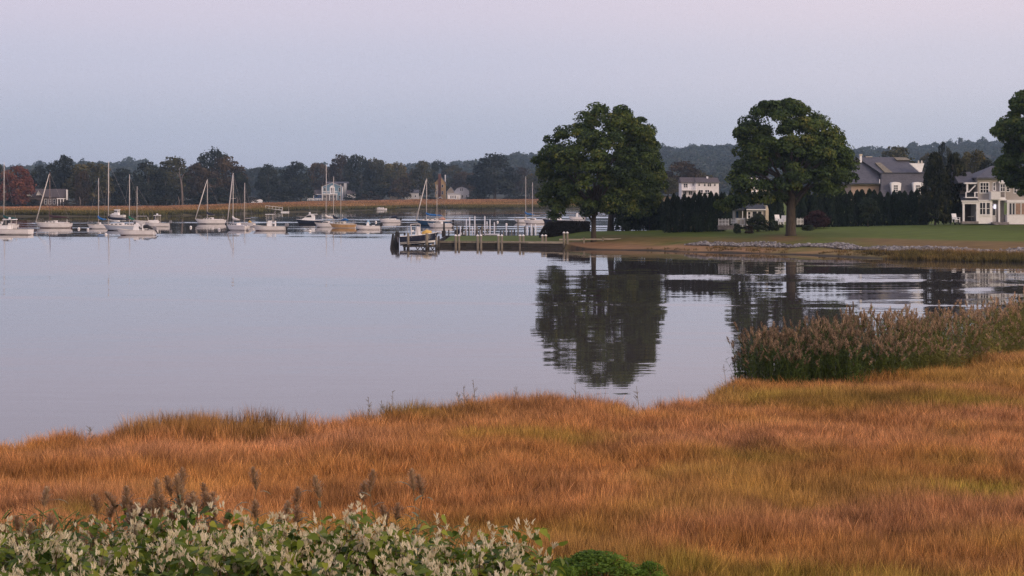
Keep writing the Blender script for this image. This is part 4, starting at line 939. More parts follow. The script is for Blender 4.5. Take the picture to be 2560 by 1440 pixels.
# stone bank
def riprap():
    r = np.random.default_rng(3); ico = []
    t = (1+5**.5)/2; ico = np.array([(-1, t, 0), (1, t, 0), (-1, -t, 0), (1, -t, 0), (0, -1, t), (0, 1, t), (0, -1, -t), (0, 1, -t), (t, 0, -1), (t, 0, 1), (-t, 0, -1), (-t, 0, 1)], float); ico /= np.linalg.norm(ico[0])
    fi = np.array([(0, 11, 5), (0, 5, 1), (0, 1, 7), (0, 7, 10), (0, 10, 11), (1, 5, 9), (5, 11, 4), (11, 10, 2), (10, 7, 6), (7, 1, 8), (3, 9, 4), (3, 4, 2), (3, 2, 6), (3, 6, 8), (3, 8, 9), (4, 9, 5), (2, 4, 11), (6, 2, 10), (8, 6, 7), (9, 8, 1)])
    V = []; Fc = []; vr = []; n = 0
    XX, YY = r.uniform(17, 62, 100000), r.uniform(168, 216, 100000); DD = poly_sd(XX, YY, LP)
    ok = (DD > np.where(XX > 22, 4.7, 5.2)+(vnoise(XX, YY, 2, 14)-.5)) & (DD < np.where(XX > 22, 6.3, 6.8)+(vnoise(XX, YY, 2.5, 15)-.5)*1.4); XX, YY = XX[ok][:5200], YY[ok][:5200]; ZZ = lawn_z(XX, YY)
    for X, Y, z in zip(XX, YY, ZZ):
        s = r.uniform(.085, .19); M = ico*(r.uniform(.6, 1.3, (12, 1)))*np.array([s*r.uniform(.9, 1.5), s*r.uniform(.8, 1.2), s*r.uniform(.6, .9)])
        a = r.uniform(0, 6.28); c, q = math.cos(a), math.sin(a); M = M@np.array([[c, q, 0], [-q, c, 0], [0, 0, 1]])
        V.append(M+np.array([X, Y, z+s*.25+r.uniform(0, .12)])); Fc.append(fi+12*n); vr.append(np.full(20, r.uniform(0, 1))); n += 1
    me = np_mesh('riprap', np.concatenate(V), np.concatenate(Fc), {'var': ('FACE', 'FLOAT', np.concatenate(vr))})
    m = leaf_mat('riprap_stone', [(.11, .10, .095), (.17, .155, .15), (.24, .225, .22), (.36, .34, .33)], 0.0, 0.0, .9, .8)
    o = link('riprap', me, m); tag(o, 'long low bank of pale grey boulders below the lawn', 'stones', kind='stuff')
riprap()

# ------------------------------------------------------------------ boats (local: +x bow, z = 0 the waterline)
def hull_part(o, L, B, fb, fs, mat, transom=.78, rake=.12, srake=.0, full=.42, z_low=-.28, stripe=None, stripe_z=.13, flare=.86, deckm=None, deck_drop=.04, nst=15):
    def sec(s):
        b = B/2*(transom+(1-transom)*math.sin(min(s/full, 1)*math.pi/2)) if s < full else B/2*max(0, 1-((s-full)/(1-full))**2.3)
        zd = fs+(fb-fs)*(max(0, s)**2.2)+.03*math.sin(s*math.pi)*-1
        return max(b, .012), zd
    def ring(s, levels):
        b, zd = sec(s); out = []
        for f in levels:
            z = z_low+(zd-z_low)*f; k = f**.45 if f > 0 else 0; k = flare*.75+(1-flare*.75)*k if f > .01 else flare*.55
            x = L*(s-.5)-rake*L*(1-f)*(s**4)+srake*L*(1-f)*((1-s)**4); out.append((x, b*k*(.6+.4*min(1, f*3)) if f < .34 else b*k, z))
        return out
    levels = [0, .12, .3, .5, .75, 1.0]; S_ = [i/(nst-1) for i in range(nst)]
    m = MB(); R_ = [ring(s, levels) for s in S_]; nl = len(levels)
    vs_ = []
    for rg in R_:
        vs_ += [(x, -y, z) for x, y, z in rg[::-1]]+[(x, y, z) for x, y, z in rg]
    w = 2*nl; fs_ = []
    for i in range(nst-1):
        for k in range(w-1): fs_.append((i*w+k, i*w+k+1, (i+1)*w+k+1, (i+1)*w+k))
    fs_.append(tuple(range(w)))
    m.add(vs_, fs_); m.build('hull', mat, o, smooth=False)
    # deck lid
    d = MB(); dv = []
    for s in S_:
        b, zd = sec(s); x = L*(s-.5); dv += [(x, -b*.97, zd-deck_drop), (x, b*.97, zd-deck_drop)]
    d.add(dv, [(2*i, 2*i+1, 2*i+3, 2*i+2) for i in range(nst-1)]); d.build('deck', deckm or cream, o)
    # rub rail
    rl = MB()
    for sgn in (-1, 1):
        pts = []
        for s in S_:
            b, zd = sec(s); pts.append((L*(s-.5), sgn*b, zd+.01))
        rl.path(pts, [.035]*len(pts), 5)
    rl.build('rub_rail', deckm or cream, o)
    if stripe:
        st = MB(); sv = []
        for s in S_:
            rg = ring(s, [max(0, (-.10-z_low)/(sec(s)[1]-z_low)), (stripe_z-z_low)/(sec(s)[1]-z_low)])
            sv += [(x, -(y+.012), z) for x, y, z in rg[::-1]]+[(x, y+.012, z) for x, y, z in rg]
        f2 = []
        for i in range(nst-1):
            for k in (0, 2): f2.append((i*4+k, i*4+k+1, (i+1)*4+k+1, (i+1)*4+k))
        f2.append((0, 1, 2, 3)); st.add(sv, f2); st.build('boot_stripe', stripe, o)
    return sec
def outboard(o, x, z, mat, s=1.0, y=0.0, tilt=0.0):
    c, q = math.cos(tilt), math.sin(tilt)
    def T(px, pz): return (x-(px*c-pz*q)*s, z+(px*q+pz*c)*s)
    poly = [T(-.02, .10), T(.40, .16), T(.52, .42), T(.40, .72), T(.08, .70), T(-.04, .45)]
    e = MB().prism(poly, 'y', y-.17*s, y+.17*s).build('outboard_motor', mat, o)
    MB().prism([T(.10, .12), T(.32, .14), T(.26, -.55), T(.14, -.55)], 'y', y-.06*s, y+.06*s).build('motor_leg', greymotor if mat != greymotor else black, e)
    a, b = T(.12, -.5), T(.42, -.52); MB().tube((a[0], y, a[1]), (b[0], y, b[1]), .07*s, .04*s).build('gearcase', black, e)
def place(px, y_wl, Y=None):
    Y = Y or depth(y_wl); return PX(px, Y), Y
def heading(bow_px, stern_px, yaw):  # bow to the left: pi, else 0; yaw swings the bow away from the camera (positive)
    return (math.pi-yaw) if bow_px < stern_px else yaw

def sailboat(bow, stern, y_wl, mast, top, label, hullm=gel, cover=cov_blue, yaw=.12, furl=True, mastm=alum, stripe=boot, beam=.31, cabin=True, spreader=None, cover_len=.36, cover_drop=0.0, jack=False, motor=False, mizzen=None, mast_w=1.0, boom_up=0.0, extra=None):
    X, Y = place((bow+stern)/2, y_wl); Lp = abs(stern-bow)*Y/F; L = Lp/max(.3, math.cos(yaw)); B = L*beam
    o = root('sailboat', (X, Y, 0), label, 'sailboat', 'sailboats on their moorings', heading(bow, stern, yaw))
    fb, fs = .115*L+.32, .085*L+.27
    hull_part(o, L, B, fb, fs, hullm, transom=.66, rake=.17, srake=.04, stripe=stripe, full=.45)
    sgn = -1 if bow < stern else 1
    xm = ((mast-(bow+stern)/2)*Y/F)*sgn/max(.3, math.cos(yaw)); xm = max(-.1*L, min(.35*L, xm))
    zt = PZ(top, Y); zd = fs+(fb-fs)*.3
    if cabin:
        c0, c1 = -.10*L, min(xm+.10*L, .30*L); hw = B*.27
        m = MB(); z0, z1 = zd-.05, zd+.40
        m.prism([(c0, z0), (c1+.35, z0), (c1-.15, z1-.08), (c0+.05, z1+.04)], 'y', -hw, hw); cb = m.build('cabin', gel if hullm != varnish else cream, o)
        for yy in (-hw-.008, hw+.008):
            for k in range(3):
                u = c0+.25+(c1-c0-.5)*(k/2.6); MB().box(u, u+.42, yy-.01, yy+.01, z0+.18, z0+.34).build('window', glass, cb)
        MB().box(c0+.10, c0+.55, -.28, .28, z1+.0, z1+.07).build('hatch', cream, cb)
    # cockpit coaming
    cc = MB()
    for yy in (-B*.26, B*.26): cc.box(-.42*L, -.11*L, yy-.04, yy+.04, fs-.06, fs+.20)
    cc.build('cockpit_coaming', gel if hullm != varnish else cream, o)
    mr = .060*mast_w*(.9+L*.02)
    MB().tube((xm, 0, zd), (xm-.004*zt, 0, zt), mr, mr*.72, 8).build('mast', mastm, o, smooth=True)
    zb = zd+.95; bl = cover_len*L
    MB().tube((xm-.05, 0, zb), (xm-bl*1.05, 0, zb+boom_up*bl), .05, .045, 6).build('boom', mastm, o)
    if cover is not None:
        pts = [(xm+.10, 0, zb+.75), (xm-.02, 0, zb+.42), (xm-bl*.22, 0, zb+.20+boom_up*bl*.2), (xm-bl*.6, 0, zb+.14-cover_drop+boom_up*bl*.6), (xm-bl, 0, zb+.08+boom_up*bl)]
        MB().path(pts, [.10, .20, .22, .19, .09], 8).build('sail_cover', cover, o, smooth=True)
    bowp = (L*.485, 0, fb+.05)
    if furl: MB().path([bowp, ((bowp[0]+xm)/2, 0, (fb+zt)/2), (xm+.06, 0, zt*.97)], [.085, .10, .05], 6).build('furled_jib', sailcloth, o, smooth=True)
    else: MB().tube(bowp, (xm, 0, zt*.97), .014, .014, 4).build('forestay', wire, o)
    MB().tube((-L*.48, 0, fs), (xm, 0, zt*.99), .012, .012, 4).build('backstay', wire, o)
    zs = spreader or zt*.55; sw = B*.30
    for s_ in (-1, 1):
        MB().tube((xm, 0, zs), (xm-.1, s_*sw, zs+.06), .030, .022, 5).build('spreader', alum, o)
        sh = MB(); sh.tube((xm-.15, s_*B*.43, zd), (xm-.1, s_*sw, zs+.06), .011, .011, 4); sh.tube((xm-.1, s_*sw, zs+.06), (xm, 0, zt*.96), .011, .011, 4); sh.build('shroud', wire, o)
    # pulpit, stern rail, lifeline posts
    ra = MB()
    for s_ in (-1, 1):
        ra.tube((L*.30, s_*B*.33, fb*.9), (L*.30, s_*B*.33, fb+.55), .016, n=4); ra.tube((L*.30, s_*B*.33, fb+.55), (L*.49, 0, fb+.60), .016, n=4); ra.tube((L*.49, 0, fb), (L*.49, 0, fb+.60), .016, n=4)
    ra.build('pulpit', wire, o)
    rb = MB()
    for s_ in (-1, 1):
        rb.tube((-L*.47, s_*B*.30, fs), (-L*.47, s_*B*.30, fs+.60), .016, n=4); rb.tube((-L*.36, s_*B*.42, fs), (-L*.36, s_*B*.42, fs+.60), .016, n=4); rb.tube((-L*.36, s_*B*.42, fs+.6), (-L*.47, s_*B*.30, fs+.6), .016, n=4)
    rb.tube((-L*.47, -B*.30, fs+.6), (-L*.47, B*.30, fs+.6), .016, n=4); rb.build('stern_rail', wire, o)
    MB().prism([(-L*.50, -.5), (-L*.47, -.5), (-L*.47, .35), (-L*.50, .30)], 'y', -.03, .03).build('rudder', stripe or boot, o)
    tl = MB().path([(-L*.485, 0, fs+.05), (-L*.40, 0, fs+.22), (-L*.30, 0, fs+.26)], [.025, .022, .018], 5); tl.build('tiller', woodmast, o)
    if motor: outboard(o, -L*.50, fs-.25, black, .8, B*.15)
    if mizzen is not None:
        mx_, mtop = mizzen; xz = ((mx_-(bow+stern)/2)*Y/F)*sgn/max(.3, math.cos(yaw)); zt2 = PZ(mtop, Y)
        MB().tube((xz, 0, fs), (xz, 0, zt2), mr*.8, mr*.6, 7).build('mizzen_mast', mastm, o, smooth=True)
        MB().tube((xz, 0, fs+.9), (xz-.22*L, 0, fs+.95), .04, .035, 6).build('mizzen_boom', mastm, o)
    if extra: extra(o, L, B, fb, fs, xm, zd)
    return o

def powerboat(bow, stern, y_wl, label, style='console', hullm=gel, yaw=.12, stripe=boot, motors=1, motorm=black, Y=None, z=0.0, beam=.34, cover=None, name='motorboat', cat='motorboat', group='motorboats on their moorings', tilt=0.0, topm=None, loc=None, free=1.0, deckm=None, L=None, pitch=0.0):
    X, Y = place((bow+stern)/2, y_wl, Y); L = L or abs(stern-bow)*Y/F/max(.3, math.cos(yaw)); B = L*beam; topm = topm or white
    o = root(name, loc or (X, Y, z), label, cat, group, heading(bow, stern, yaw)); o.rotation_euler[1] = pitch
    fb, fs = (.115*L+.32)*free, (.075*L+.30)*free
    hull_part(o, L, B, fb, fs, hullm, transom=.86, rake=.13, stripe=stripe, full=.5, flare=.80, deckm=deckm)
    zd = fs+.02
    if style in ('console', 'ttop'):
        c = MB().prism([(-.10*L, zd), (.06*L, zd), (.02*L, zd+.95), (-.07*L, zd+1.0)], 'y', -.40, .40).build('console', white, o)
        MB().prism([(.045*L, zd+.80), (.02*L, zd+1.35), (.01*L, zd+1.35), (.03*L, zd+.80)], 'y', -.36, .36).build('windscreen', glass, c)
        MB().box(-.20*L, -.13*L, -.40, .40, zd+.45, zd+.62).build('seat', white, o); MB().box(-.205*L, -.185*L, -.42, .42, zd, zd+.95).build('seat_back', white, o)
    if style == 'ttop':
        t = MB().box(-.16*L, .09*L, -.85, .85, zd+2.02, zd+2.10).build('hard_top', topm, o)
        for xx in (-.13*L, .05*L):
            for yy in (-.62, .62): MB().tube((xx*.9, yy*.75, zd), (xx, yy, zd+2.02), .032, n=5).build('post', alum, t)
        for k in range(4): MB().tube((-.16*L, -.6+.4*k, zd+2.0), (-.21*L, -.65+.43*k, zd+3.0), .016, n=4).build('fishing_rod', wire, t)
    if style == 'hardtop':
        c = MB().prism([(-.02*L, zd), (.30*L, zd-.02), (.22*L, zd+.42), (.08*L, zd+.62), (-.02*L, zd+.62)], 'y', -B*.36, B*.36).build('cuddy', white, o)
        MB().prism([(.115*L, zd+.58), (.06*L, zd+1.42), (.045*L, zd+1.42), (.095*L, zd+.58)], 'y', -B*.33, B*.33).build('windscreen', glass, o)
        t = MB().prism([(-.14*L, zd+1.46), (.11*L, zd+1.42), (.09*L, zd+1.53), (-.13*L, zd+1.56)], 'y', -B*.36, B*.36).build('hard_top', topm, o)
        for xx in (-.11*L, .02*L):
            for yy in (-B*.33, B*.33): MB().tube((xx, yy, zd), (xx, yy, zd+1.48), .035, n=5).build('post', alum, t)
        MB().ball((-.01*L, 0, zd+1.70), .22, 8, 6, .6).build('radar', white, t)
        MB().tube((.30*L, B*.2, zd), (.36*L, B*.2, zd+1.2), .05, n=5).build('anchor_light', alum, o)
    if style == 'pilot':
        c = MB().prism([(-.12*L, zd), (.14*L, zd), (.10*L, zd+1.30), (-.12*L, zd+1.34)], 'y', -B*.34, B*.34).build('pilothouse', white, o)
        for k in range(3):
            u = -.10*L+k*.072*L
            for yy in (-B*.34-.012, B*.34+.012): MB().box(u, u+.055*L, yy-.01, yy+.01, zd+.70, zd+1.15).build('window', glass, c)
        MB().box(-.12*L-.02, -.12*L+.0-.004, -B*.12, B*.12, zd+.65, zd+1.15).build('door_window', glass, c)
        MB().prism([(.128*L, zd+.68), (.112*L, zd+1.16), (.120*L, zd+1.16), (.136*L, zd+.68)], 'y', -B*.29, B*.29).build('windscreen', glass, c)
        MB().prism([(-.17*L, zd+1.35), (.14*L, zd+1.32), (.13*L, zd+1.42), (-.17*L, zd+1.45)], 'y', -B*.37, B*.37).build('roof', white, c)
        MB().prism([(.14*L, zd), (.34*L, zd+.05), (.28*L, zd+.40), (.13*L, zd+.50)], 'y', -B*.28, B*.28).build('trunk_cabin', white, o)
        rl = MB()
        for s_ in (-1, 1): rl.tube((.15*L, s_*B*.40, fs+.95), (.46*L, s_*.1, fb+.55), .018, n=4); rl.tube((.30*L, s_*B*.33, fb*.9), (.30*L, s_*B*.27, fb+.5), .018, n=4)
        rl.build('bow_rail', alum, o)
        MB().tube((-.05*L, .3, zd+1.4), (-.06*L, .3, zd+2.5), .02, n=4).build('aerial', wire, c)
    if style == 'cruiser':
        c = MB().prism([(-.20*L, zd), (.28*L, zd+.15), (.16*L, zd+.55), (.02*L, zd+1.15), (-.16*L, zd+1.22), (-.20*L, zd+.9)], 'y', -B*.34, B*.34).build('superstructure', white, o)
        for yy in (-B*.34-.012, B*.34+.012): MB().prism([(-.12*L, zd+.62), (.13*L, zd+.60), (.03*L, zd+1.02), (-.10*L, zd+1.06)], 'y', yy-.01, yy+.01).build('window', glass, c)
        MB().prism([(.155*L, zd+.60), (.03*L, zd+1.13), (.04*L, zd+1.16), (.17*L, zd+.62)], 'y', -B*.27, B*.27).build('windscreen', glass, c)
        MB().prism([(-.30*L, zd+1.20), (.0*L, zd+1.22), (-.02*L, zd+1.32), (-.30*L, zd+1.30)], 'y', -B*.36, B*.36).build('hard_top', white, o)
        MB().ball((-.02*L, 0, zd+1.50), .24, 8, 6, .7).build('radar', white, c)
        a = MB(); a.tube((-.08*L, .4, zd+1.3), (.10*L, .45, zd+5.6), .03, .012, 4); a.build('outrigger', wire, o)
        rl = MB()
        for s_ in (-1, 1): rl.tube((.10*L, s_*B*.42, fb+.5), (.49*L, s_*.05, fb+.62), .02, n=4); rl.tube((.30*L, s_*B*.33, fb*.9), (.30*L, s_*B*.27, fb+.55), .018, n=4)
        rl.build('bow_rail', alum, o)
    if style == 'runabout':
        MB().prism([(.02*L, zd), (.36*L, zd-.02), (.22*L, zd+.22), (.03*L, zd+.30)], 'y', -B*.38, B*.38).build('foredeck', white, o)
        w = MB().prism([(.10*L, zd+.22), (.00*L, zd+.72), (-.02*L, zd+.70), (.05*L, zd+.22)], 'y', -B*.34, B*.34).build('windscreen', glass, o)
        MB().box(-.30*L, -.02*L, -B*.30, B*.30, zd-.02, zd+.26).build('seat', white, o)
    if style == 'skiff':
        c = MB().prism([(-.06*L, zd), (.05*L, zd), (.03*L, zd+.65), (-.05*L, zd+.7)], 'y', -.32, .32).build('console', white, o)
        MB().path([(-.07*L, 0, zd+.3), (-.01*L, 0, zd+.85), (.05*L, 0, zd+.35)], [.22, .34, .2], 7).build('console_cover', cover or skyblue, c, smooth=True)
        MB().box(-.28*L, -.18*L, -B*.34, B*.34, zd-.02, zd+.12).build('seat', white, o)
    if cover is not None and style != 'skiff':
        MB().path([(-.45*L, 0, zd+.2), (-.3*L, 0, zd+.62), (-.15*L, 0, zd+.5), (-.05*L, 0, zd+.35)], [.12, .30, .26, .1], 8).build('canvas_cover', cover, o, smooth=True)
    for k in range(motors): outboard(o, -L*.50, fs-.15, motorm, 1.0, (k-(motors-1)/2)*.62, tilt)
    return o

def heap(mat, x0, x1, zc, r):
    def f(o, L, B, fb, fs, xm, zd): MB().path([(x0*L, 0, fs+zc), ((x0*.6+x1*.4)*L, .1, fs+zc+r*.6), (x1*L, 0, fs+zc)], [r*.5, r, r*.4], 7).build('canvas_heap', mat, o, smooth=True)
    return f
def dinghy_heap(o, L, B, fb, fs, xm, zd): heap(orange, -.30, -.12, .35, .28)(o, L, B, fb, fs, xm, zd)

sailboat(-44, 46, 573, 14, 405, 'white sloop with dark teal boom cover behind the cabin motorboat', cover=cov_teal, furl=False, yaw=.1)
powerboat(-34, 80, 587, 'white cabin motorboat with raked windscreen before the teal covered sloop', 'hardtop', yaw=.2, motors=0)
sailboat(88, 180, 570, 124, 430, 'white sloop with brown wooden mast and white furled jib', cover=cov_brown, mastm=woodmast, yaw=.05, stripe=redboot, cover_len=.48, furl=True)
sailboat(218, 275, 572, 246, 445, 'small white sloop with bright blue sail cover by mooring balls', cover=cov_blue, furl=False, yaw=.1, cover_drop=.1)
sailboat(257, 345, 576, 267, 403, 'pale blue sailboat with long black boom awning', hullm=paleblue, cover=cov_navy, furl=False, yaw=.12, cover_len=.62, mast_w=1.25, stripe=boot)
sailboat(303, 372, 574, 323, 436, 'white sloop with green sail cover behind the outboard motorboat', cover=cov_green, furl=False, yaw=.15, spreader=None, cover_len=.20)
sailboat(330, 398, 562, 342, 466, 'low white daysailer with thin short mast behind green covered sloop', cover=None, furl=False, yaw=.1, cabin=False)
powerboat(291, 388, 588.5, 'white centre console motorboat with large tilted grey outboard', 'console', yaw=.1, motorm=greymotor, tilt=.55, cover=black, stripe=redboot)
powerboat(361, 424, 567, 'white walkaround motorboat with hard top and raised bow pole', 'hardtop', yaw=.1, motorm=greymotor)
powerboat(272, 313, 540, 'black and white cabin cruiser moored against the far marsh', 'pilot', yaw=.35, hullm=gel, motors=0, stripe=navy, free=1.05, Y=492)
sailboat(487, 565, 560, 518, 448, 'white sloop with slanting white furled jib and black boom cover', cover=cov_navy, yaw=.08, cover_len=.22)
sailboat(563, 622, 576, 581, 432, 'white tall masted sloop turned away with pale grey sail cover', cover=sailcloth, yaw=.75, cover_len=.3, mast_w=1.2)
sailboat(596, 638, 567, 611, 457, 'small sloop with yellow gear beside the tall masted sloop', cover=None, yaw=.6, furl=False, mastm=alum, extra=heap(yellow, -.3, -.1, .25, .25), cabin=False)
powerboat(631, 714, 577, 'white centre console fishing boat with rod topped canopy and twin outboards', 'ttop', yaw=.08, motors=2, motorm=greymotor, stripe=redboot)
powerboat(740, 806, 560.5, 'navy hulled cabin cruiser with long outrigger', 'cruiser', hullm=navy, yaw=.12, motors=0, deckm=white, stripe=boot, free=1.1)
sailboat(786, 850, 568.5, 815, 411, 'white sloop with crumpled white mainsail at the mast', cover=sailcloth, furl=False, yaw=.12, cover_len=.40, mast_w=1.1)
sailboat(823, 890, 570.5, 832, 441, 'varnished two masted sailboat with bright blue cover', hullm=varnish, cover=cov_navy, furl=False, yaw=.28, stripe=white, mizzen=(852, 460), cover_len=.2, cabin=True, extra=heap(cov_blue, -.22, .06, .75, .24))
powerboat(889, 950, 574, 'low white skiff with pale blue console cover', 'skiff', yaw=.05, stripe=redboot)
powerboat(948, 1000, 557, 'white runabout with dark outboard beyond the skiff', 'runabout', yaw=.12, cover=cov_navy)
powerboat(932, 966, 524.5, 'tiny white motorboat with blue cover by the far marsh', 'runabout', yaw=.2, motors=0, stripe=navy, Y=690)
powerboat(899, 923, 522, 'tiny pale blue boat pulled up on the far marsh edge', 'skiff', hullm=blueh, yaw=.2, motors=0, Y=712, cover=skyblue)
sailboat(1039, 1132, 564.5, 1066, 446, 'dark blue hulled sloop with blue covers and orange canvas', hullm=blueh, cover=cov_blue, yaw=.2, stripe=navy, cover_len=.42, mizzen=None, extra=dinghy_heap, motor=True)
sailboat(1069, 1132, 570, 1092, 462, 'white sloop with dark outboard overlapping the dark blue sloop', cover=None, furl=False, yaw=.2, stripe=boot, motor=True, cabin=True)
sailboat(1285, 1338, 557, 1314, 441, 'white sloop with blue boom cover off the point lawn', cover=cov_blue, yaw=.1, furl=False, cover_len=.4)
sailboat(1309, 1361, 559.5, 1331, 456, 'white sloop with bare boom beside the blue covered sloop', cover=None, yaw=.15, furl=False, stripe=redboot)
powerboat(1356, 1432, 561, 'dark hulled lobster boat with white wheelhouse behind the hedge', 'pilot', hullm=navy, yaw=.12, motors=0, deckm=white, free=1.15)
powerboat(1422, 1462, 549, 'small white motorboat beyond the lobster boat', 'console', yaw=.1)

def buoy(px, py, r=.23):
    X, Y = place(px, py+2); o = root('mooring_buoy', (X, Y, 0), 'white mooring ball floating near the sailboats', 'buoy', 'white mooring balls')
    MB().ball((0, 0, r*.45), r, 10, 7).build('float', rope, o, smooth=True); MB().tube((0, 0, r*1.3), (0, 0, r*1.75), .05, n=6).build('ring', wire, o)
for b in ((197, 571), (220, 573), (265, 586), (477, 567), (548, 573), (940, 554), (1244, 554), (775, 577), (1266, 560)): buoy(*b)

# floating dock with gangway on the far marsh, white tank
def far_dock():
    Y = 612; X0, X1 = PX(664, Y), PX(722, Y)
    o = root('floating_dock', ((X0+X1)/2, Y, 0), 'white gangway and floating dock at the far marsh edge', 'dock'); w = (X1-X0)/2
    MB().box(w*.35, w, -1.2, 1.2, .02, .35).build('float', white, o)
    g = MB(); g.box(-w, w*.45, -.5, .5, 0, .12); gg = g.build('gangway', white, o); gg.location.z = .9; gg.rotation_euler[1] = .12
    for k in range(6):
        u = -w+k*(w*1.45/5); MB().box(u-.04, u+.04, -.5, -.42, .12, .95).build('rail_post', white, gg)
    MB().box(-w, w*.45, -.49, -.43, .88, .98).build('hand_rail', white, gg)
    for u in (w*.4, w*.95): MB().tube((u, 1.25, -.8), (u, 1.25, 2.0), .12, .11).build('pile', pilew, o)
far_dock()
def white_boat_cover():
    Y = 800; X = PX(642, Y); z = float(far_z(X, Y)); o = root('upturned_boat', (X, Y, z), 'white shrink wrapped boat standing ashore at the wood edge', 'boat')
    MB().prism([(-2.2, 0), (2.2, 0), (2.35, .9), (2.0, 1.3), (-1.9, 1.3), (-2.4, .8)], 'y', -.9, .9).build('hull', white, o)
    MB().box(-1.6, 1.6, -.5, .5, 1.3, 1.45).build('deck', cream, o)
white_boat_cover()

# ------------------------------------------------------------------ the point: bulkhead, pilings, docks, lift
def bulkhead():
    P0, P1, P2 = (-8.75, 224.9), (-2, 223.6), (5.9, 221.6)
    o = root('bulkhead', (0, 223.4, 0), 'dark timber bulkhead holding the point lawn above the water', 'bulkhead')
    def seg(a, b, z0, z1, t, name, mat, dy=0):
        dx, dyy = b[0]-a[0], b[1]-a[1]; L = math.hypot(dx, dyy); nx, ny = dyy/L, -dx/L
        m = MB(); q = [(a[0]+nx*dy, a[1]+ny*dy), (b[0]+nx*dy, b[1]+ny*dy), (b[0]+nx*(dy+t), b[1]+ny*(dy+t)), (a[0]+nx*(dy+t), a[1]+ny*(dy+t))]
        m.prism(q, 'z', z0, z1); return m.build(name, mat, o, off=(0, 223.4, 0))
    for a, b in ((P0, P1), (P1, P2)):
        n = 4
        for k in range(n):
            f0, f1 = k/n, (k+1)/n-.002; A = (a[0]+(b[0]-a[0])*f0, a[1]+(b[1]-a[1])*f0); Bq = (a[0]+(b[0]-a[0])*f1, a[1]+(b[1]-a[1])*f1)
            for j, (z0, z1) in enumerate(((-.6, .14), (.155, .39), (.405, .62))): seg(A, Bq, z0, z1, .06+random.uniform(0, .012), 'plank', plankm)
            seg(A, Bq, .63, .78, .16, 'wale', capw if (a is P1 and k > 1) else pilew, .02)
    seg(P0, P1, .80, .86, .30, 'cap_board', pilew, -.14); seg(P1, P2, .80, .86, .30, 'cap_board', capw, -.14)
    # the return along the end of the point and the back face
    m = MB().box(-8.85, -8.70, 224.9, 253.2, -.8, .82); m.build('end_wall', plankm, o, off=(0, 223.4, 0))
    m = MB().box(-8.85, 13.0, 253.05, 253.25, -.8, .84); m.build('back_wall', plankm, o, off=(0, 223.4, 0))
bulkhead()
for k, px in enumerate((1143, 1198, 1250, 1304, 1360, 1414)):
    Y = 224.6-.45*k-.35; hgt = PZ(588 if px < 1400 else 581, Y)
    for j, dx in enumerate((-4.2, 4.2)):
        X = PX(px+dx, Y); o = root('piling', (X, Y, -.9), ('weathered piling pair with white caps along the bulkhead' if px < 1400 else 'taller white capped piling pair where bulkhead meets beach'), 'piling', 'white capped bulkhead pilings')
        MB().path([(0, 0, 0), (.02, 0, .9), (.01, 0, .9+hgt-.08)], [.155, .15, .135], 9).build('post', pilew, o, smooth=True)
        MB().path([(.01, 0, .9+hgt-.09), (.01, 0, .9+hgt-.02), (.01, 0, .9+hgt+.10)], [.17, .17, .03], 9).build('cap', white, o, smooth=False)
# low timber kerb running on from the bulkhead across the beach
def low_rail():
    Y = 224.5; o = root('timber_rail', (PX(1490, Y), Y, .9), 'low pale timber rail across the beach below the maple', 'rail')
    for k, (a, b) in enumerate(((1398, 1452), (1453, 1505), (1506, 1552))):
        xa, xb = PX(a, Y)-PX(1490, Y), PX(b, Y)-PX(1490, Y); MB().box(xa, xb, -.06, .06, .02+.03*k, .20+.03*k).build('beam', capw, o)
    for px in (1460, 1508): x = PX(px, Y)-PX(1490, Y); MB().box(x-.09, x+.09, -.10, .10, -.9, .36).build('post', pilew, o)
low_rail()

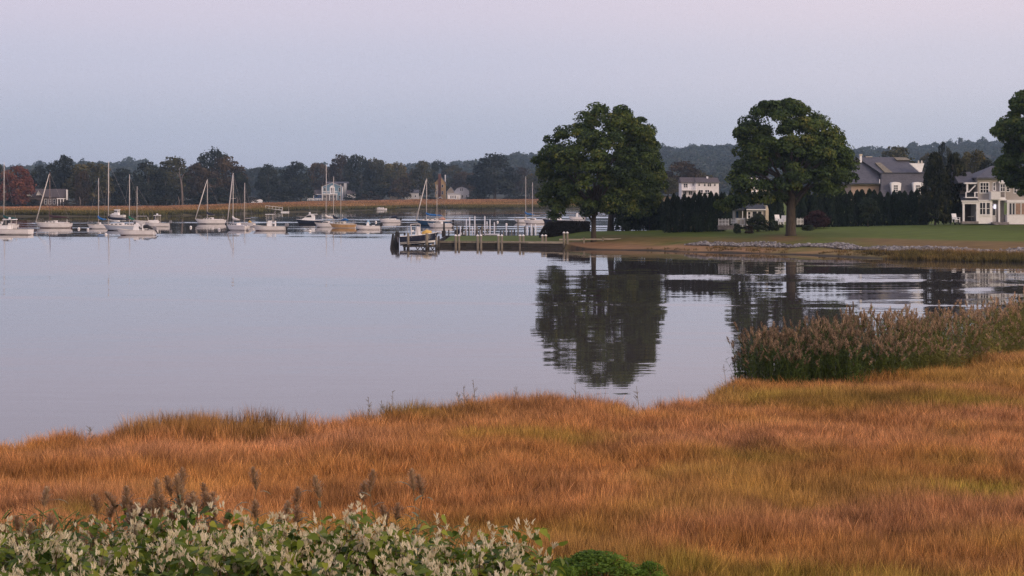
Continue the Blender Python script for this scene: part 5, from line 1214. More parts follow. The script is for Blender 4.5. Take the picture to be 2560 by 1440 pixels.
def boat_lift():
    Y = 219.5
    for k, (px, yt, yb, dY, lean, rad, mat) in enumerate([(1020.5, 583, 624, -1.2, 0, .15, pilew), (1067, 583, 623, -1.2, 0, .17, pilew), (1091, 593, 622, -1.0, 0, .14, pilew), (1011.5, 582, 620, 2.6, 0, .12, piled), (1071, 585, 620, 2.6, 0, .13, piled), (1097, 590, 620, 2.4, 0, .13, piled)]):
        X = PX(px, Y+dY); o = root('lift_pile', (X, Y+dY, -.9), 'upright timber pile of the boat lift at the point', 'pile', 'boat lift piles')
        zt = PZ(yt, Y+dY); MB().path([(0, 0, 0), (0, 0, 1.2), (0, 0, zt+.9)], [rad, rad, rad*.9], 9).build('post', mat, o, smooth=True)
        MB().path([(0, 0, .88), (0, 0, 1.35), (0, 0, 1.5)], [rad+.02, rad+.015, rad+.004], 9).build('tide_growth', piled, o, smooth=True)
    for k, (px0, px1, yt) in enumerate([(983, 976.5, 585), (989, 983, 588), (990.5, 988, 580), (995.5, 994, 582)]):
        Yk = Y+1.0+.5*k; X = PX(px1, Yk); o = root('leaning_pile', (X, Yk, -.9), 'old dark leaning pile clustered left of the boat lift', 'pile', 'leaning piles by the boat lift')
        MB().path([(0, 0, 0), ((px0-px1)*.5*Yk/F, 0, 1.6), ((px0-px1)*Yk/F, 0, PZ(yt, Yk)+.9)], [.17, .15, .13], 8).build('post', piled, o, smooth=True)
    o = root('boat_lift', (PX(1045, Y), Y, 0), 'timber boat lift cradle carrying the navy fishing boat', 'boat lift'); cx = PX(1045, Y)
    for yy in (-1.0, 2.4): MB().box(PX(1008, Y)-cx, PX(1098, Y)-cx, yy-.07, yy+.07, .30, .47).build('beam', piled, o)
    for px in (1026, 1056, 1082):
        x = PX(px, Y)-cx; MB().box(x-.1, x+.1, -1.05, 2.5, .475, .60).build('cross_beam', capw if px > 1080 else piled, o)
    tr = MB()
    for px in (1045, 1058, 1070, 1082):
        x = PX(px, Y)-cx; tr.tube((x-.30, -.8, -.5), (x+.22, -.8, .32), .06, n=5); tr.tube((x+.32, -.8, -.5), (x-.20, -.8, .32), .06, n=5)
    tr.build('trestle', piled, o)
    b = powerboat(1097, 1000, 610, 'navy fishing boat with white sheer stripe on the boat lift', 'console', hullm=navy, yaw=.10, stripe=white, motors=1, Y=Y+.7, loc=(PX(1048, Y), Y+.7, .82), pitch=-.055, group=None, deckm=white, free=1.25)
    # gear aboard
    MB().path([(.35, 0, 1.0), (.9, .05, 1.12), (1.45, 0, 1.02)], [.16, .30, .20], 8).build('yellow_cushion', yellow, b, smooth=True)
    fr = MB()
    for x in (-.9, .15):
        for s_ in (-.7, .7): fr.tube((x, s_, .6), (x, s_*.8, 2.1), .035, n=5)
        fr.tube((x, -.56, 2.1), (x, .56, 2.1), .035, n=5)
    fr.tube((-.9, -.56, 2.1), (.15, -.56, 2.1), .03, n=5); fr.tube((-.9, .56, 2.1), (.15, .56, 2.1), .03, n=5); fr.build('canopy_frame', alum, b)
    for x in (-1.3, -.2, 1.9): MB().tube((x, -.5, .6), (x-.05, -.5, 2.0), .03, n=5).build('rod', wire, b)
boat_lift()
def flagpole_post():
    Y = 250; X = PX(1110, Y); o = root('light_post', (X, Y, .8), 'dark slender post standing on the tip of the point lawn', 'post')
    MB().path([(0, 0, -.2), (0, 0, 1.2), (0, 0, PZ(556, Y)-.8)], [.16, .13, .11], 8).build('shaft', piled, o, smooth=True); MB().box(-.30, .22, -.2, .2, -.1, .75).build('box', piled, o)
flagpole_post()
WP = [(1166, 548), (1174, 543), (1187, 541), (1212, 541), (1217.5, 554), (1225, 549), (1236, 556), (1266, 560), (1318, 566), (1328.5, 561), (1339, 561), (1181, 566), (1151, 566)]
for px, yt in WP:
    Y = 256.5+random.uniform(-.8, 2.5); X = PX(px, Y); o = root('dock_pile', (X, Y, -.9), 'white sleeved dock pile beyond the point lawn', 'pile', 'white dock piles')
    MB().path([(0, 0, 0), (0, 0, 1.5), (0, 0, PZ(yt, Y)+.9)], [.085, .085, .08], 8).build('post', white, o, smooth=True); MB().ball((0, 0, PZ(yt, Y)+.9), .085, 8, 5, .7).build('cap', rope, o, smooth=True)
for px, yt in [(1143, 566), (1156, 566), (1163, 572), (1172, 567), (1193, 566), (1205, 566), (1219, 572), (1252, 575), (1259, 576), (1272, 574), (1279, 575), (1286, 573), (1295, 548), (1312, 566), (1324, 568), (1334, 568), (1138, 576), (1122, 574)]:
    Y = 255+random.uniform(0, 2.2); X = PX(px, Y); o = root('dock_pile', (X, Y, -.9), 'grey bare timber pile in the dock beyond the point lawn', 'pile', 'grey dock piles')
    MB().path([(0, 0, 0), (0, 0, 1.5), (0, 0, PZ(yt, Y)+.9)], [.10, .095, .085], 8).build('post', pilew if px % 2 else piled, o, smooth=True)
def pier():
    Y = 259; x0, x1 = PX(1140, Y), PX(1242, Y); z = PZ(561.5, Y); o = root('pier', ((x0+x1)/2, Y, 0), 'grey raised pier with rail between the white dock piles', 'pier'); w = (x1-x0)/2
    for k in range(13): MB().box(-w+k*2*w/13+.01, -w+(k+1)*2*w/13-.01, -.7, .7, z-.7, z-.62).build('plank', pilew, o)
    MB().box(-w, w, -.68, -.60, z-.84, z-.71).build('stringer', piled, o); MB().box(-w, w, -.72, -.66, z-.06, z+.02).build('hand_rail', pilew, o)
    for k in range(7): u = -w+.1+k*(2*w-.2)/6; MB().box(u-.05, u+.05, -.66, -.56, z-.615, z-.065).build('rail_post', pilew, o)
    for u in (-w+.3, 0, w-.3): MB().tube((u, 0, -1), (u, 0, z-.72), .12, .12).build('support', piled, o)
    Yf = 257; xf = PX(1231, Yf); f = root('swim_float', (xf, Yf, 0), 'low float with white rim beside the grey pier', 'float')
    MB().box(-.85, .85, -.9, .9, .05, .80).build('body', piled, f); MB().box(-.95, .95, -1.0, 1.0, .81, .98).build('rim', white, f)
pier()
powerboat(1168, 1145, 586, 'small dark blue motorboat with black outboard at the grey pier', 'runabout', hullm=blueh, yaw=.3, Y=258.2, z=.45, group=None, cover=cov_navy)
powerboat(1190, 1214, 586, 'small black hulled skiff tied among the white dock piles', 'skiff', hullm=navy, yaw=.3, Y=258.6, z=.4, motors=0, group=None, cover=cov_navy)

# ------------------------------------------------------------------ houses
def siding(name, col, pitch=.16, var=.06):
    m = pm(name, col, .7, var, 1.2); n, l = m.node_tree.nodes, m.node_tree.links; b = n['Principled BSDF']
    g = n.new('ShaderNodeNewGeometry'); w = n.new('ShaderNodeTexWave'); w.bands_direction = 'Z'; w.wave_profile = 'SAW'; w.inputs['Scale'].default_value = 1/(pitch*math.pi*2)*math.pi; w.inputs['Distortion'].default_value = .0
    l.new(g.outputs['Position'], w.inputs['Vector']); bp = n.new('ShaderNodeBump'); bp.inputs['Strength'].default_value = .5; bp.inputs['Distance'].default_value = .02
    l.new(w.outputs[0], bp.inputs['Height']); l.new(bp.outputs[0], b.inputs['Normal']); return m
s_white = siding('white_clapboard', (.70, .69, .70)); s_tan = siding('tan_shingle', (.40, .37, .345)); s_blue = siding('blue_clapboard', (.13, .23, .31)); s_yellow = siding('yellow_clapboard', (.66, .46, .22))
s_grey = siding('grey_clapboard', (.46, .47, .50)); s_brown = siding('brown_shingle', (.085, .065, .062)); s_cream = siding('cream_clapboard', (.62, .54, .42)); s_deep = siding('deep_blue_clapboard', (.055, .10, .21)); s_pink = siding('pinkish_stucco', (.38, .29, .24))
slate = pm('slate_roof', (.090, .092, .112), .75, .20, 2.2, bump=.6, stretch=(1, 1, 2.5)); shingle = pm('brown_shingle_roof', (.085, .070, .072), .85, .2, 2, bump=.5); dkroof = pm('dark_roof', (.045, .050, .062), .8, .2, 2, bump=.4)
littan = pm('lit_roof_tan', (.19, .17, .13), .8, .2, 3); brick = pm('brick_chimney', (.17, .075, .055), .9, .3, 6, bump=.5); stone = pm('stone_base', (.22, .20, .20), .9, .3, 4, bump=.5)  # the tan roof colour carries the light on the hip plane
curtain = pm('curtain_behind_glass', (.30, .20, .15), .6, .2, 3); lampm = None

class House:
    def __init__(s, name, cpx, Y, base_y, label, cat='house'):
        s.Y = Y; s.c = (PX(cpx, Y), Y, PZ(base_y, Y)); s.o = root(name, s.c, label, cat)
    def lx(s, px): return PX(px, s.Y)-s.c[0]
    def lz(s, py): return PZ(py, s.Y)-s.c[2]
    def rect(s, name, x0, x1, y0, y1, d, t, mat, parent=None):
        """box from px columns x0..x1, rows y0 (top)..y1 (bottom), front at depth d behind the house plane, t thick"""
        return MB().box(s.lx(x0), s.lx(x1), d, d+t, s.lz(y1), s.lz(y0)).build(name, mat, parent or s.o)
    def poly(s, name, pts, d, t, mat, parent=None):
        return MB().prism([(s.lx(a), s.lz(b)) for a, b in pts], 'y', d, d+t).build(name, mat, parent or s.o)
    def window(s, x0, x1, y0, y1, d, nx=1, ny=1, parent=None, frame=.09, pane=None, fm=None, proud=.05):
        X0, X1, Z0, Z1 = s.lx(x0), s.lx(x1), s.lz(y1), s.lz(y0); fm = fm or white
        m = MB(); m.box(X0-frame, X0, d-proud, d+.03, Z0-frame, Z1+frame); m.box(X1, X1+frame, d-proud, d+.03, Z0-frame, Z1+frame)
        m.box(X0, X1, d-proud, d+.03, Z1, Z1+frame); m.box(X0, X1, d-proud-.03, d+.03, Z0-frame, Z0)
        w = m.build('window', fm, parent or s.o)
        for i in range(nx):
            for j in range(ny):
                a, b = X0+(X1-X0)*i/nx, X0+(X1-X0)*(i+1)/nx; c, e = Z0+(Z1-Z0)*j/ny, Z0+(Z1-Z0)*(j+1)/ny
                MB().box(a+.008, b-.008, d-.022, d-.006, c+.008, e-.008).build('pane', pane or glass, w)
        for i in range(1, nx): u = X0+(X1-X0)*i/nx; MB().box(u-.035, u+.035, d-.040, d-.023, Z0, Z1).build('mullion', fm, w)
        for j in range(1, ny): u = Z0+(Z1-Z0)*j/ny; MB().box(X0, X1, d-.038, d-.0235, u-.025, u+.025).build('muntin', fm, w)
        return w
    def gable(s, x0, x1, ye, xp, yp, d, t, wallm, roofm, over=.35, trim=True):
        """triangular gable facing the camera, ridge running away"""
        s.poly('gable_wall', [(x0, ye), (x1, ye), (xp, yp)], d, t, wallm)
        for a in (x0, x1):
            A = (s.lx(a), s.lz(ye)); P = (s.lx(xp), s.lz(yp)); dx, dz = A[0]-P[0], A[1]-P[1]; L = math.hypot(dx, dz); ux, uz = dx/L, dz/L
            E = (A[0]+ux*over, A[1]+uz*over); nx, nz = (-uz, ux) if ux > 0 else (uz, -ux); th = .16
            MB().prism([(P[0], P[1]+.01), (E[0], E[1]+.01), (E[0]+nx*th, E[1]+nz*th+.01), (P[0], P[1]+th*1.2+.01)], 'y', d-.3, d+t+.2).build('roof', roofm, s.o)
            if trim: MB().prism([(P[0], P[1]-.12), (E[0], E[1]-.12), (E[0], E[1]+.005), (P[0], P[1]+.005)], 'y', d-.34, d-.302).build('rake_board', white, s.o)
    def slope(s, name, x0, x1, y_eave, y_ridge, d0, d1, mat, over=0.0, parent=None, x0r=None, x1r=None):
        """roof plane facing the camera: eave at depth d0, ridge at d1; both slopes"""
        a, b = s.lx(x0)-over, s.lx(x1)+over; c, e = (a if x0r is None else s.lx(x0r)), (b if x1r is None else s.lx(x1r)); z0, z1 = s.lz(y_eave), s.lz(y_ridge); th = .14; back = 2*d1-d0
        m = MB(); m.add([(a, d0, z0), (b, d0, z0), (e, d1, z1), (c, d1, z1), (a, back, z0), (b, back, z0), (a, d0, z0-th), (b, d0, z0-th), (b, back, z0-th), (a, back, z0-th)],
                        [(0, 1, 2, 3), (3, 2, 5, 4), (0, 3, 4), (1, 5, 2), (6, 7, 1, 0), (7, 8, 5, 1), (8, 9, 4, 5), (9, 6, 0, 4), (6, 9, 8, 7)])
        return m.build(name, mat, parent or s.o)

def blue_house():
    h = House('blue_house', 831, 880, 502.5, 'blue gabled house with white trim and balcony on far shore')
    h.rect('wall', 806, 857, 467, 503, 0, 9, s_blue); h.gable(804, 858, 467, 831, 456.5, -.02, 9.1, s_blue, slate, .3)
    h.rect('corner_board', 804.5, 807, 467, 503, -.12, .12, white); h.rect('corner_board', 855.5, 858, 467, 503, -.12, .12, white)
    h.rect('ground_storey', 807.5, 842, 486, 503, -.9, .85, stone); b = h.rect('balcony', 806, 844, 484, 486.2, -1.6, 1.55, white)
    for k in range(13): u = 807+k*3.0; h.rect('baluster', u, u+.7, 478.5, 484, -1.55, .06, white, b)
    h.rect('rail', 806, 844, 477.5, 478.6, -1.58, .1, white, b)
    for u in (806, 823.5, 833.5, 842): h.rect('column', u, u+1.6, 486.2, 503, -1.5, .25, white)
    for a in ((809, 816), (826, 832), (834.5, 840)): h.window(a[0], a[1], 489, 495, -.92, 2, 1)
    aw = h.poly('arch_surround', [(824.5, 485), (837, 485), (837, 468), (834, 464.5), (830.7, 463), (827.5, 464.5), (824.5, 468)], -.14, .12, white); h.window(827, 830, 470, 482, -.16, 1, 2, aw); h.window(832, 835, 470, 482, -.16, 1, 2, aw)
    h.window(809.5, 814.5, 470.5, 479, -.02, 1, 2); h.window(846.5, 851.5, 470, 479.5, -.02, 1, 2); h.window(847, 852, 489, 497, -.02, 1, 2)
    h.rect('wing_wall', 783, 805, 486, 503, 1.0, 5.5, s_deep); h.slope('wing_roof', 782, 805.5, 486, 474, .8, 3.7, shingle); h.rect('eave_trim', 782, 805.5, 485.6, 487.0, .70, .09, white); h.rect('corner_board', 782.6, 784.4, 487, 503, .86, .13, white)
    h.rect('side_wing', 858.2, 864, 458, 503, 3.0, 5.0, s_grey); h.slope('rear_roof', 812, 868, 458, 454, 6, 9, slate)
    f = h.rect('terrace_rail', 769, 804, 496, 497.2, -1.0, .1, white)
    for k in range(9): h.rect('rail_post', 769+k*4.2, 770.2+k*4.2, 497.2, 503, -1.0, .12, white, f)
    h.rect('terrace_board', 769, 804, 499.3, 500.1, -.97, .06, white, f)
blue_house()
def yellow_house():
    h = House('yellow_house', 1104, 905, 500, 'yellow gabled house with tall brick chimney on far shore')
    h.rect('wall', 1088, 1113, 458, 500, 0, 8, s_yellow); h.gable(1086, 1114.5, 458, 1101, 441, -.02, 8, s_yellow, slate, .4, False)
    c = h.rect('chimney', 1096, 1102.5, 435, 500, -1.1, 1.0, brick); h.rect('chimney_cap', 1095.3, 1103.2, 434, 435.2, -1.18, 1.16, stone, c)
    h.rect('white_chimney', 1111.5, 1114.2, 437, 456, 2, .8, white)
    for y in ((462, 468), (478, 486)): h.window(1104, 1108, y[0], y[1], -.02, 1, 2); 
    h.window(1090, 1094, 478, 486, -.02, 1, 2)
    h2 = House('cream_annex', 1126, 898, 500.5, 'cream gabled annex between yellow house and grey house'); h2.rect('wall', 1117, 1135, 480, 501, 0, 6, s_cream); h2.gable(1116, 1136, 480, 1127, 467, -.02, 6, s_cream, slate, .3); h2.window(1121, 1124, 485, 491, -.02); h2.window(1129, 1132, 485, 491, -.02)
    h3 = House('grey_house', 1150, 890, 501, 'pale grey gambrel house with low sunroom on far shore')
    h3.rect('wall', 1136, 1172, 477, 502, 0, 7, s_grey); h3.poly('gable_wall', [(1136, 477), (1172, 477), (1165, 470.5), (1154, 467), (1143, 470)], -.02, 7, s_grey)
    for a, b in (((1136, 477.5), (1143, 470)), ((1143, 470), (1154, 466.6)), ((1154, 466.6), (1165.4, 470.2)), ((1165.4, 470.2), (1172.6, 477.5))):
        h3.poly('roof', [a, b, (b[0], b[1]-.9), (a[0], a[1]-.9)], -.3, 7.6, slate)
    h3.rect('sunroom', 1120, 1152, 486.5, 502, -2.6, 2.5, white); h3.poly('sunroom_roof', [(1119, 486.4), (1153, 486.4), (1151, 483), (1121, 483)], -2.8, 2.7, s_grey)
    for a in (1126.5, 1131.5, 1137): h3.window(a, a+2.6, 489, 496, -2.62, 1, 2)
    h3.rect('door', 1142.5, 1147, 491, 502, -2.70, .08, cream)
    for a, y in ((1150, 471), (1154, 471), (1155, 488), (1165, 488)): h3.window(a, a+3.2, y, y+6, -.04, 1, 2)
    g = House('garden_arch', 1101, 896, 503, 'white garden arch before the yellow house', 'arch')
    for a, b in (((1096.5, 503), (1096.5, 496)), ((1096.5, 496), (1099, 493)), ((1099, 493), (1103, 493)), ((1103, 493), (1105.5, 496)), ((1105.5, 496), (1105.5, 503))):
        MB().tube((g.lx(a[0]), 0, g.lz(a[1])), (g.lx(b[0]), 0, g.lz(b[1])), .16, n=5).build('hoop', white, g.o)
yellow_house()
def dim_houses():
    h = House('grey_shed', 1029, 884, 499, 'pale grey low shed house among brown trees'); h.rect('wall', 1012, 1046, 482, 500, 0, 5, s_grey); h.slope('roof', 1011, 1047, 482, 474, -.2, 2.6, slate)
    for a in (1018, 1026, 1037): h.window(a, a+3, 488, 493, -.02)
    h = House('shaded_house', 1044, 895, 498, 'shaded grey house with small chimney behind the shed'); h.rect('wall', 1036, 1053, 456, 499, 0, 6, s_grey); h.gable(1035, 1054, 456, 1044, 446, -.02, 6, s_grey, slate, .3, False); h.rect('chimney', 1044, 1047, 437, 450, 2, .6, stone); h.window(1040, 1043, 462, 468, -.02); h.window(1046, 1049, 462, 468, -.02)
    h = House('lit_cottage', 984, 886, 499, 'small pale lit cottage peeping through thicket'); h.rect('wall', 975, 993, 478, 500, 0, 5, s_cream); h.gable(974, 994, 478, 983, 470, -.02, 5, s_cream, slate, .3); h.window(979, 982, 481, 486, -.02); h.window(986, 989, 481, 486, -.02)
    h = House('white_cottage', 884, 876, 501, 'white sided cottage half hidden right of the blue house'); h.rect('wall', 868, 888, 484, 502, 0, 5, s_white); h.slope('roof', 867, 889, 484, 475, -.2, 2.6, shingle); h.window(873, 876, 488, 494, -.02)
    h = House('portico_house', 112, 672, 520, 'dark shingled house with small white portico on far shore'); h.rect('wall', 70, 158, 492, 521, 0, 8, s_brown); h.slope('roof', 68, 160, 492, 472, -.3, 4, shingle)
    h.gable(66, 80, 490, 73, 481, -.6, 3, s_white, shingle, .2); h.gable(92, 106, 488, 97, 476, -.6, 3, s_white, shingle, .2)
    for a in (112, 122, 133): h.window(a, a+5, 498, 510, -.02, 1, 2)
    p = h.rect('portico_roof', 145.5, 164, 495.5, 497.8, -2.2, 2.1, white)
    for a in (146.5, 153.8, 161): h.rect('column', a, a+1.8, 497.8, 515, -2.1, .26, white, p)
    h.rect('chimney', 163, 166, 474, 500, 1.5, .8, white)
dim_houses()
def white_house():
    h = House('white_house', 1750, 480, 503, 'white clapboard house with brown roof above the hedge')
    h.rect('wall', 1704, 1738, 456, 505, 0, 8, s_white); h.rect('wall', 1738.1, 1796, 456, 505, -1.0, 9, s_white)
    h.slope('roof', 1702, 1738.5, 456, 443, -.4, 4, shingle); h.slope('roof', 1738.6, 1798, 456, 443.5, -1.4, 3.4, shingle); h.rect('chimney', 1769, 1773, 441, 449, 2.4, .6, white)
    h.rect('eave_board', 1702, 1738, 455.8, 457.2, -.40, .1, white); h.rect('eave_board', 1738.6, 1798, 455.8, 457.2, -1.40, .1, white)
    h.window(1709, 1719, 459, 470, -.02, 2, 2); h.window(1731, 1734.5, 458.5, 464, -.02, 1, 2); h.window(1745, 1749, 459, 465, -1.02, 1, 2); h.window(1758.5, 1763, 459, 465.5, -1.02, 1, 2); h.window(1768, 1777, 458.5, 466, -1.02, 2, 2); h.window(1784, 1788, 459, 465.5, -1.02, 1, 2)
    b = h.rect('balcony', 1703, 1740, 474, 476, -1.8, 1.7, white)
    for k in range(8): h.rect('post', 1704+k*5, 1704.8+k*5, 468.5, 474, -1.78, .08, white, b)
    h.rect('rail', 1703, 1740, 468, 468.8, -1.8, .1, white, b)
    h.window(1708, 1716, 478, 487, -.02, 2, 1); h.window(1722, 1730, 478, 487, -.02, 2, 1); h.window(1746, 1756, 475, 486, -1.02, 2, 2); h.window(1762, 1772, 475, 486, -1.02, 2, 2)
    h = House('columned_house', 1890, 420, 500, 'small house with white columns seen through the oak'); h.rect('wall', 1876, 1925, 460, 502, 0, 8, s_cream); h.slope('roof', 1874, 1927, 460, 430, -.4, 4, dkroof)
    for a in (1872, 1880, 1887): h.rect('column', a, a+3, 448, 478, -1.6, .35, white)
    h.rect('porch_roof', 1870, 1892, 445, 448, -1.9, 1.9, white); h.rect('porch_floor', 1870, 1892, 478, 482, -1.9, 1.8, white)
white_house()
def slate_house():
    h = House('slate_roofed_house', 2220, 300, 520, 'large house with sweeping slate roofs and white arched dormers')
    h.rect('wall', 2132, 2215, 459, 522, 1.5, 9, s_pink); h.rect('cornice', 2131, 2190, 459.5, 462.5, .9, .55, s_cream)
    h.slope('roof', 2122, 2205, 459, 405, .6, 5.5, slate, x0r=2140, x1r=2203); h.rect('gutter', 2131, 2198, 458.0, 459.6, .45, .14, dkroof)
    h.rect('wall', 2205, 2322, 484, 522, 1.8, 10, s_pink)
    # steep lower slope and upper roof
    m = MB(); A = [(2199, 492), (2322, 492), (2318, 432), (2208, 432)]; v = [(h.lx(a), d, h.lz(b)) for (a, b), d in zip(A, (-.6, -.6, 1.2, 1.2))]+[(h.lx(a), d, h.lz(b)) for (a, b), d in zip(A, (11, 11, 9, 9))]
    m.add(v, [(0, 1, 2, 3), (4, 7, 6, 5), (0, 3, 7, 4), (1, 5, 6, 2), (3, 2, 6, 7), (0, 4, 5, 1)]); lr = m.build('mansard_roof', slate, h.o)
    h.rect('roof_curb', 2207, 2319, 431.2, 432.6, 1.0, .3, dkroof)
    h.slope('upper_roof', 2205, 2318, 432, 391, 1.4, 6.5, slate, x0r=2160, x1r=2276)
    # hip panel with its lit tone painted in tan, and the pale ridge panel
    p = MB(); pts = [(2200, 405.5, 4.2), (2214, 405.5, 4.2), (2235, 431, 1.25), (2216, 431, 1.25)]
    p.add([(h.lx(a), d-.12, h.lz(b)) for a, b, d in pts]+[(h.lx(a), d+.1, h.lz(b)-.1) for a, b, d in pts], [(0, 1, 2, 3), (4, 7, 6, 5), (0, 4, 5, 1), (1, 5, 6, 2), (2, 6, 7, 3), (3, 7, 4, 0)]); p.build('lit_hip_panel', littan, h.o)
    p = MB(); pts = [(2253, 391.5, 5.9), (2285, 392, 5.9), (2292, 399, 5.0), (2258, 399, 5.0)]
    p.add([(h.lx(a), d-.15, h.lz(b)) for a, b, d in pts]+[(h.lx(a), d+.1, h.lz(b)-.1) for a, b, d in pts], [(0, 1, 2, 3), (4, 7, 6, 5), (0, 4, 5, 1), (1, 5, 6, 2), (2, 6, 7, 3), (3, 7, 4, 0)]); p.build('ridge_panel', littan, h.o)
    h.poly('white_gable', [(2275, 408), (2312, 408), (2306, 430), (2300, 430)], .4, .5, white)
    for a in (2298, 2306): h.poly('finial', [(a-2, 408), (a+2, 408), (a+.7, 401), (a-.7, 401)], .3, .3, cream)
    c = h.rect('chimney', 2162, 2167, 388, 405, 4.2, .45, white); h.rect('chimney_cap', 2161, 2168, 384, 388, 4.1, .65, s_cream, c); h.rect('ridge_vent', 2184, 2200, 389.5, 391, 6.3, .3, cream)
    for cx in (2237, 2292):
        d = h.poly('dormer', [(cx-10, 492), (cx+10, 492), (cx+13, 458), (cx+8, 456), (cx, 455), (cx-8, 456), (cx-12, 458)], -1.0, 2.4, white); h.window(cx-5, cx+4, 463, 484, -1.02, 2, 4, d, frame=.06)
    h.rect('downpipe', 2199.5, 2201, 448, 458, .3, .1, white)
slate_house()
def porch_house():
    h = House('porch_house', 2500, 245, 562.5, 'white and tan two storey porch house at the lawn edge'); R = h.rect; Wd = h.window
    R('wall', 2444, 2498, 446, 501, 0, 7, s_tan); R('wall', 2498.1, 2640, 470, 501, .9, 6, s_tan); R('fascia', 2440, 2500, 443.8, 447, -.45, .4, white)
    h.slope('hip_roof', 2439, 2640, 443.8, 414, -.5, 3.6, slate, x0r=2496); h.slope('side_roof', 2399, 2446, 455.5, 428.5, .8, 4.2, slate, x1r=2446); R('side_wall', 2400, 2443.5, 456.5, 502, 3.0, 4, s_tan)
    R('eave_trim', 2412, 2443.8, 456, 460, .1, .6, white)
    R('balcony_post', 2417, 2421.5, 460, 481, .2, .22, white)
    MB().prism([(h.lx(2421), h.lz(481)), (h.lx(2424.5), h.lz(481)), (h.lx(2442), h.lz(463)), (h.lx(2439), h.lz(462))], 'y', .22, .36).build('brace', white, h.o)
    b = R('balcony', 2412, 2444, 492.5, 495, -.3, 3.2, white); R('rail_post', 2412.5, 2415.5, 480, 492.5, -.28, .16, white, b); R('rail_post', 2434.5, 2437.5, 480, 492.5, -.28, .16, white, b); R('rail', 2437.5, 2444, 480, 482, -.28, .12, white, b); R('glass_panel', 2415.8, 2434.2, 482, 492.2, -.22, .03, glass, b)
    m = MB(); m.add([(h.lx(a), d, h.lz(y)) for a, d, y in ((2399, -.9, 501), (2443, -.9, 501), (2443, 2.8, 485), (2410, 2.8, 485))]+[(h.lx(a), d, h.lz(y)-.15) for a, d, y in ((2399, -.9, 501), (2443, -.9, 501), (2443, 2.8, 485), (2410, 2.8, 485))], [(0, 1, 2, 3), (7, 6, 5, 4), (0, 4, 5, 1), (1, 5, 6, 2), (2, 6, 7, 3), (3, 7, 4, 0)]); m.build('porch_roof', dkroof, h.o)
    R('porch_fascia', 2399, 2442, 501.2, 504, -.95, .12, white); R('porch_beam', 2402, 2441.8, 504.1, 510, -.80, .25, white)
    for a in (2403, 2437): R('porch_column', a, a+5.0, 510.1, 553, -.82, .26, white)
    R('porch_deck', 2400, 2442, 553.2, 559, -.95, 4.0, stone); R('porch_back_wall', 2404, 2441, 503, 553, 2.9, .1, s_brown)
    Wd(2451, 2471, 457.5, 481.5, 0, 3, 3, frame=.11); Wd(2483.5, 2487, 457.5, 476, 0, 1, 2)
    bx = R('bay_balcony', 2472, 2496.5, 480, 499, -1.0, .95, white)
    for k in range(4): R('panel_board', 2472.8, 2496, 482+k*4.2, 485.4+k*4.2, -1.04, .03, white, bx)
    R('balcony_cap', 2471, 2497.6, 478.6, 480, -1.05, 1.0, white, bx)
    R('recess_frame', 2497.5, 2512, 451, 500, -.35, .30, white); R('recess_fascia', 2495, 2514, 453, 458, -.5, .14, white); Wd(2500, 2510, 460.5, 478, -.36, 2, 2, frame=.06); R('recess_panel', 2500, 2510, 480, 493, -.385, .03, stone)
    Wd(2521, 2528, 468, 478, .9, 1, 2); Wd(2540, 2552, 468, 482, .9, 2, 2)
    R('wall', 2442, 2475, 500.5, 559, -.6, 5, white); Wd(2447, 2460, 507, 535.5, -.6, 2, 2, frame=.08); Wd(2463.5, 2471.5, 507, 535.5, -.6, 1, 2, frame=.08); R('string_course', 2441.5, 2475.5, 499.6, 502.0, -.72, .11, white); R('sill_board', 2442.5, 2474.5, 538, 540, -.68, .07, white)
    R('entry_wall', 2475.1, 2512, 502, 559, .5, .4, s_tan); d = R('door', 2481, 2492, 508, 554, .40, .09, white); R('door_glass', 2483, 2490, 520, 538, .37, .02, glass, d); R('door_glass', 2483, 2490, 509.5, 515, .37, .02, glass, d); R('door_handle', 2490.3, 2491.2, 540, 542, .33, .04, wire, d)
    for a in (2474.5, 2493.5): R('entry_column', a, a+4, 501, 555, -.55, .22, white)
    R('entry_beam', 2474.6, 2513, 497.2, 501, -.55, .9, white); R('side_light_wall', 2498.2, 2511.5, 504, 556, .28, .2, s_tan)
    R('step', 2475, 2516, 555, 558.3, -1.3, 1.75, stone); R('step', 2477, 2514, 558.4, 561.5, -1.9, 2.3, stone)
    R('sunroom_wall', 2514, 2640, 537.5, 560.5, -.8, 5, white); R('sunroom_top', 2513.6, 2640, 500, 506.5, -.85, 5, white); R('sunroom_corner', 2514.1, 2518, 506.6, 537.4, -.8, .2, white)
    x = 2518.4
    for wd_, pn in ((6.5, glass), (6.0, glass), (13.0, curtain), (8.6, curtain), (12, glass), (12, curtain), (12, glass), (12, glass), (12, glass)):
        Wd(x+.8, x+wd_, 508, 536, -.78, 1, 1, frame=.05, pane=pn); x += wd_+1.6
    R('sunroom_back', 2518.2, 2640, 506.6, 537.4, -.5, .1, s_brown)
    # the lit lantern over the door
    lm = bpy.data.materials.new('lit_lantern'); lm.use_nodes = True; e = lm.node_tree.nodes['Principled BSDF']; e.inputs['Emission Color'].default_value = (.86, .80, 1, 1); e.inputs['Emission Strength'].default_value = .8
    MB().box(h.lx(2485.5), h.lx(2490.5), .05, .3, h.lz(522), h.lz(511)).build('lantern', lm, h.o); R('lantern_cap', 2485, 2491, 510, 511, .02, .32, black)
    R('side_chimney', 2610, 2622, 395, 430, 3, .9, brick)
porch_house()
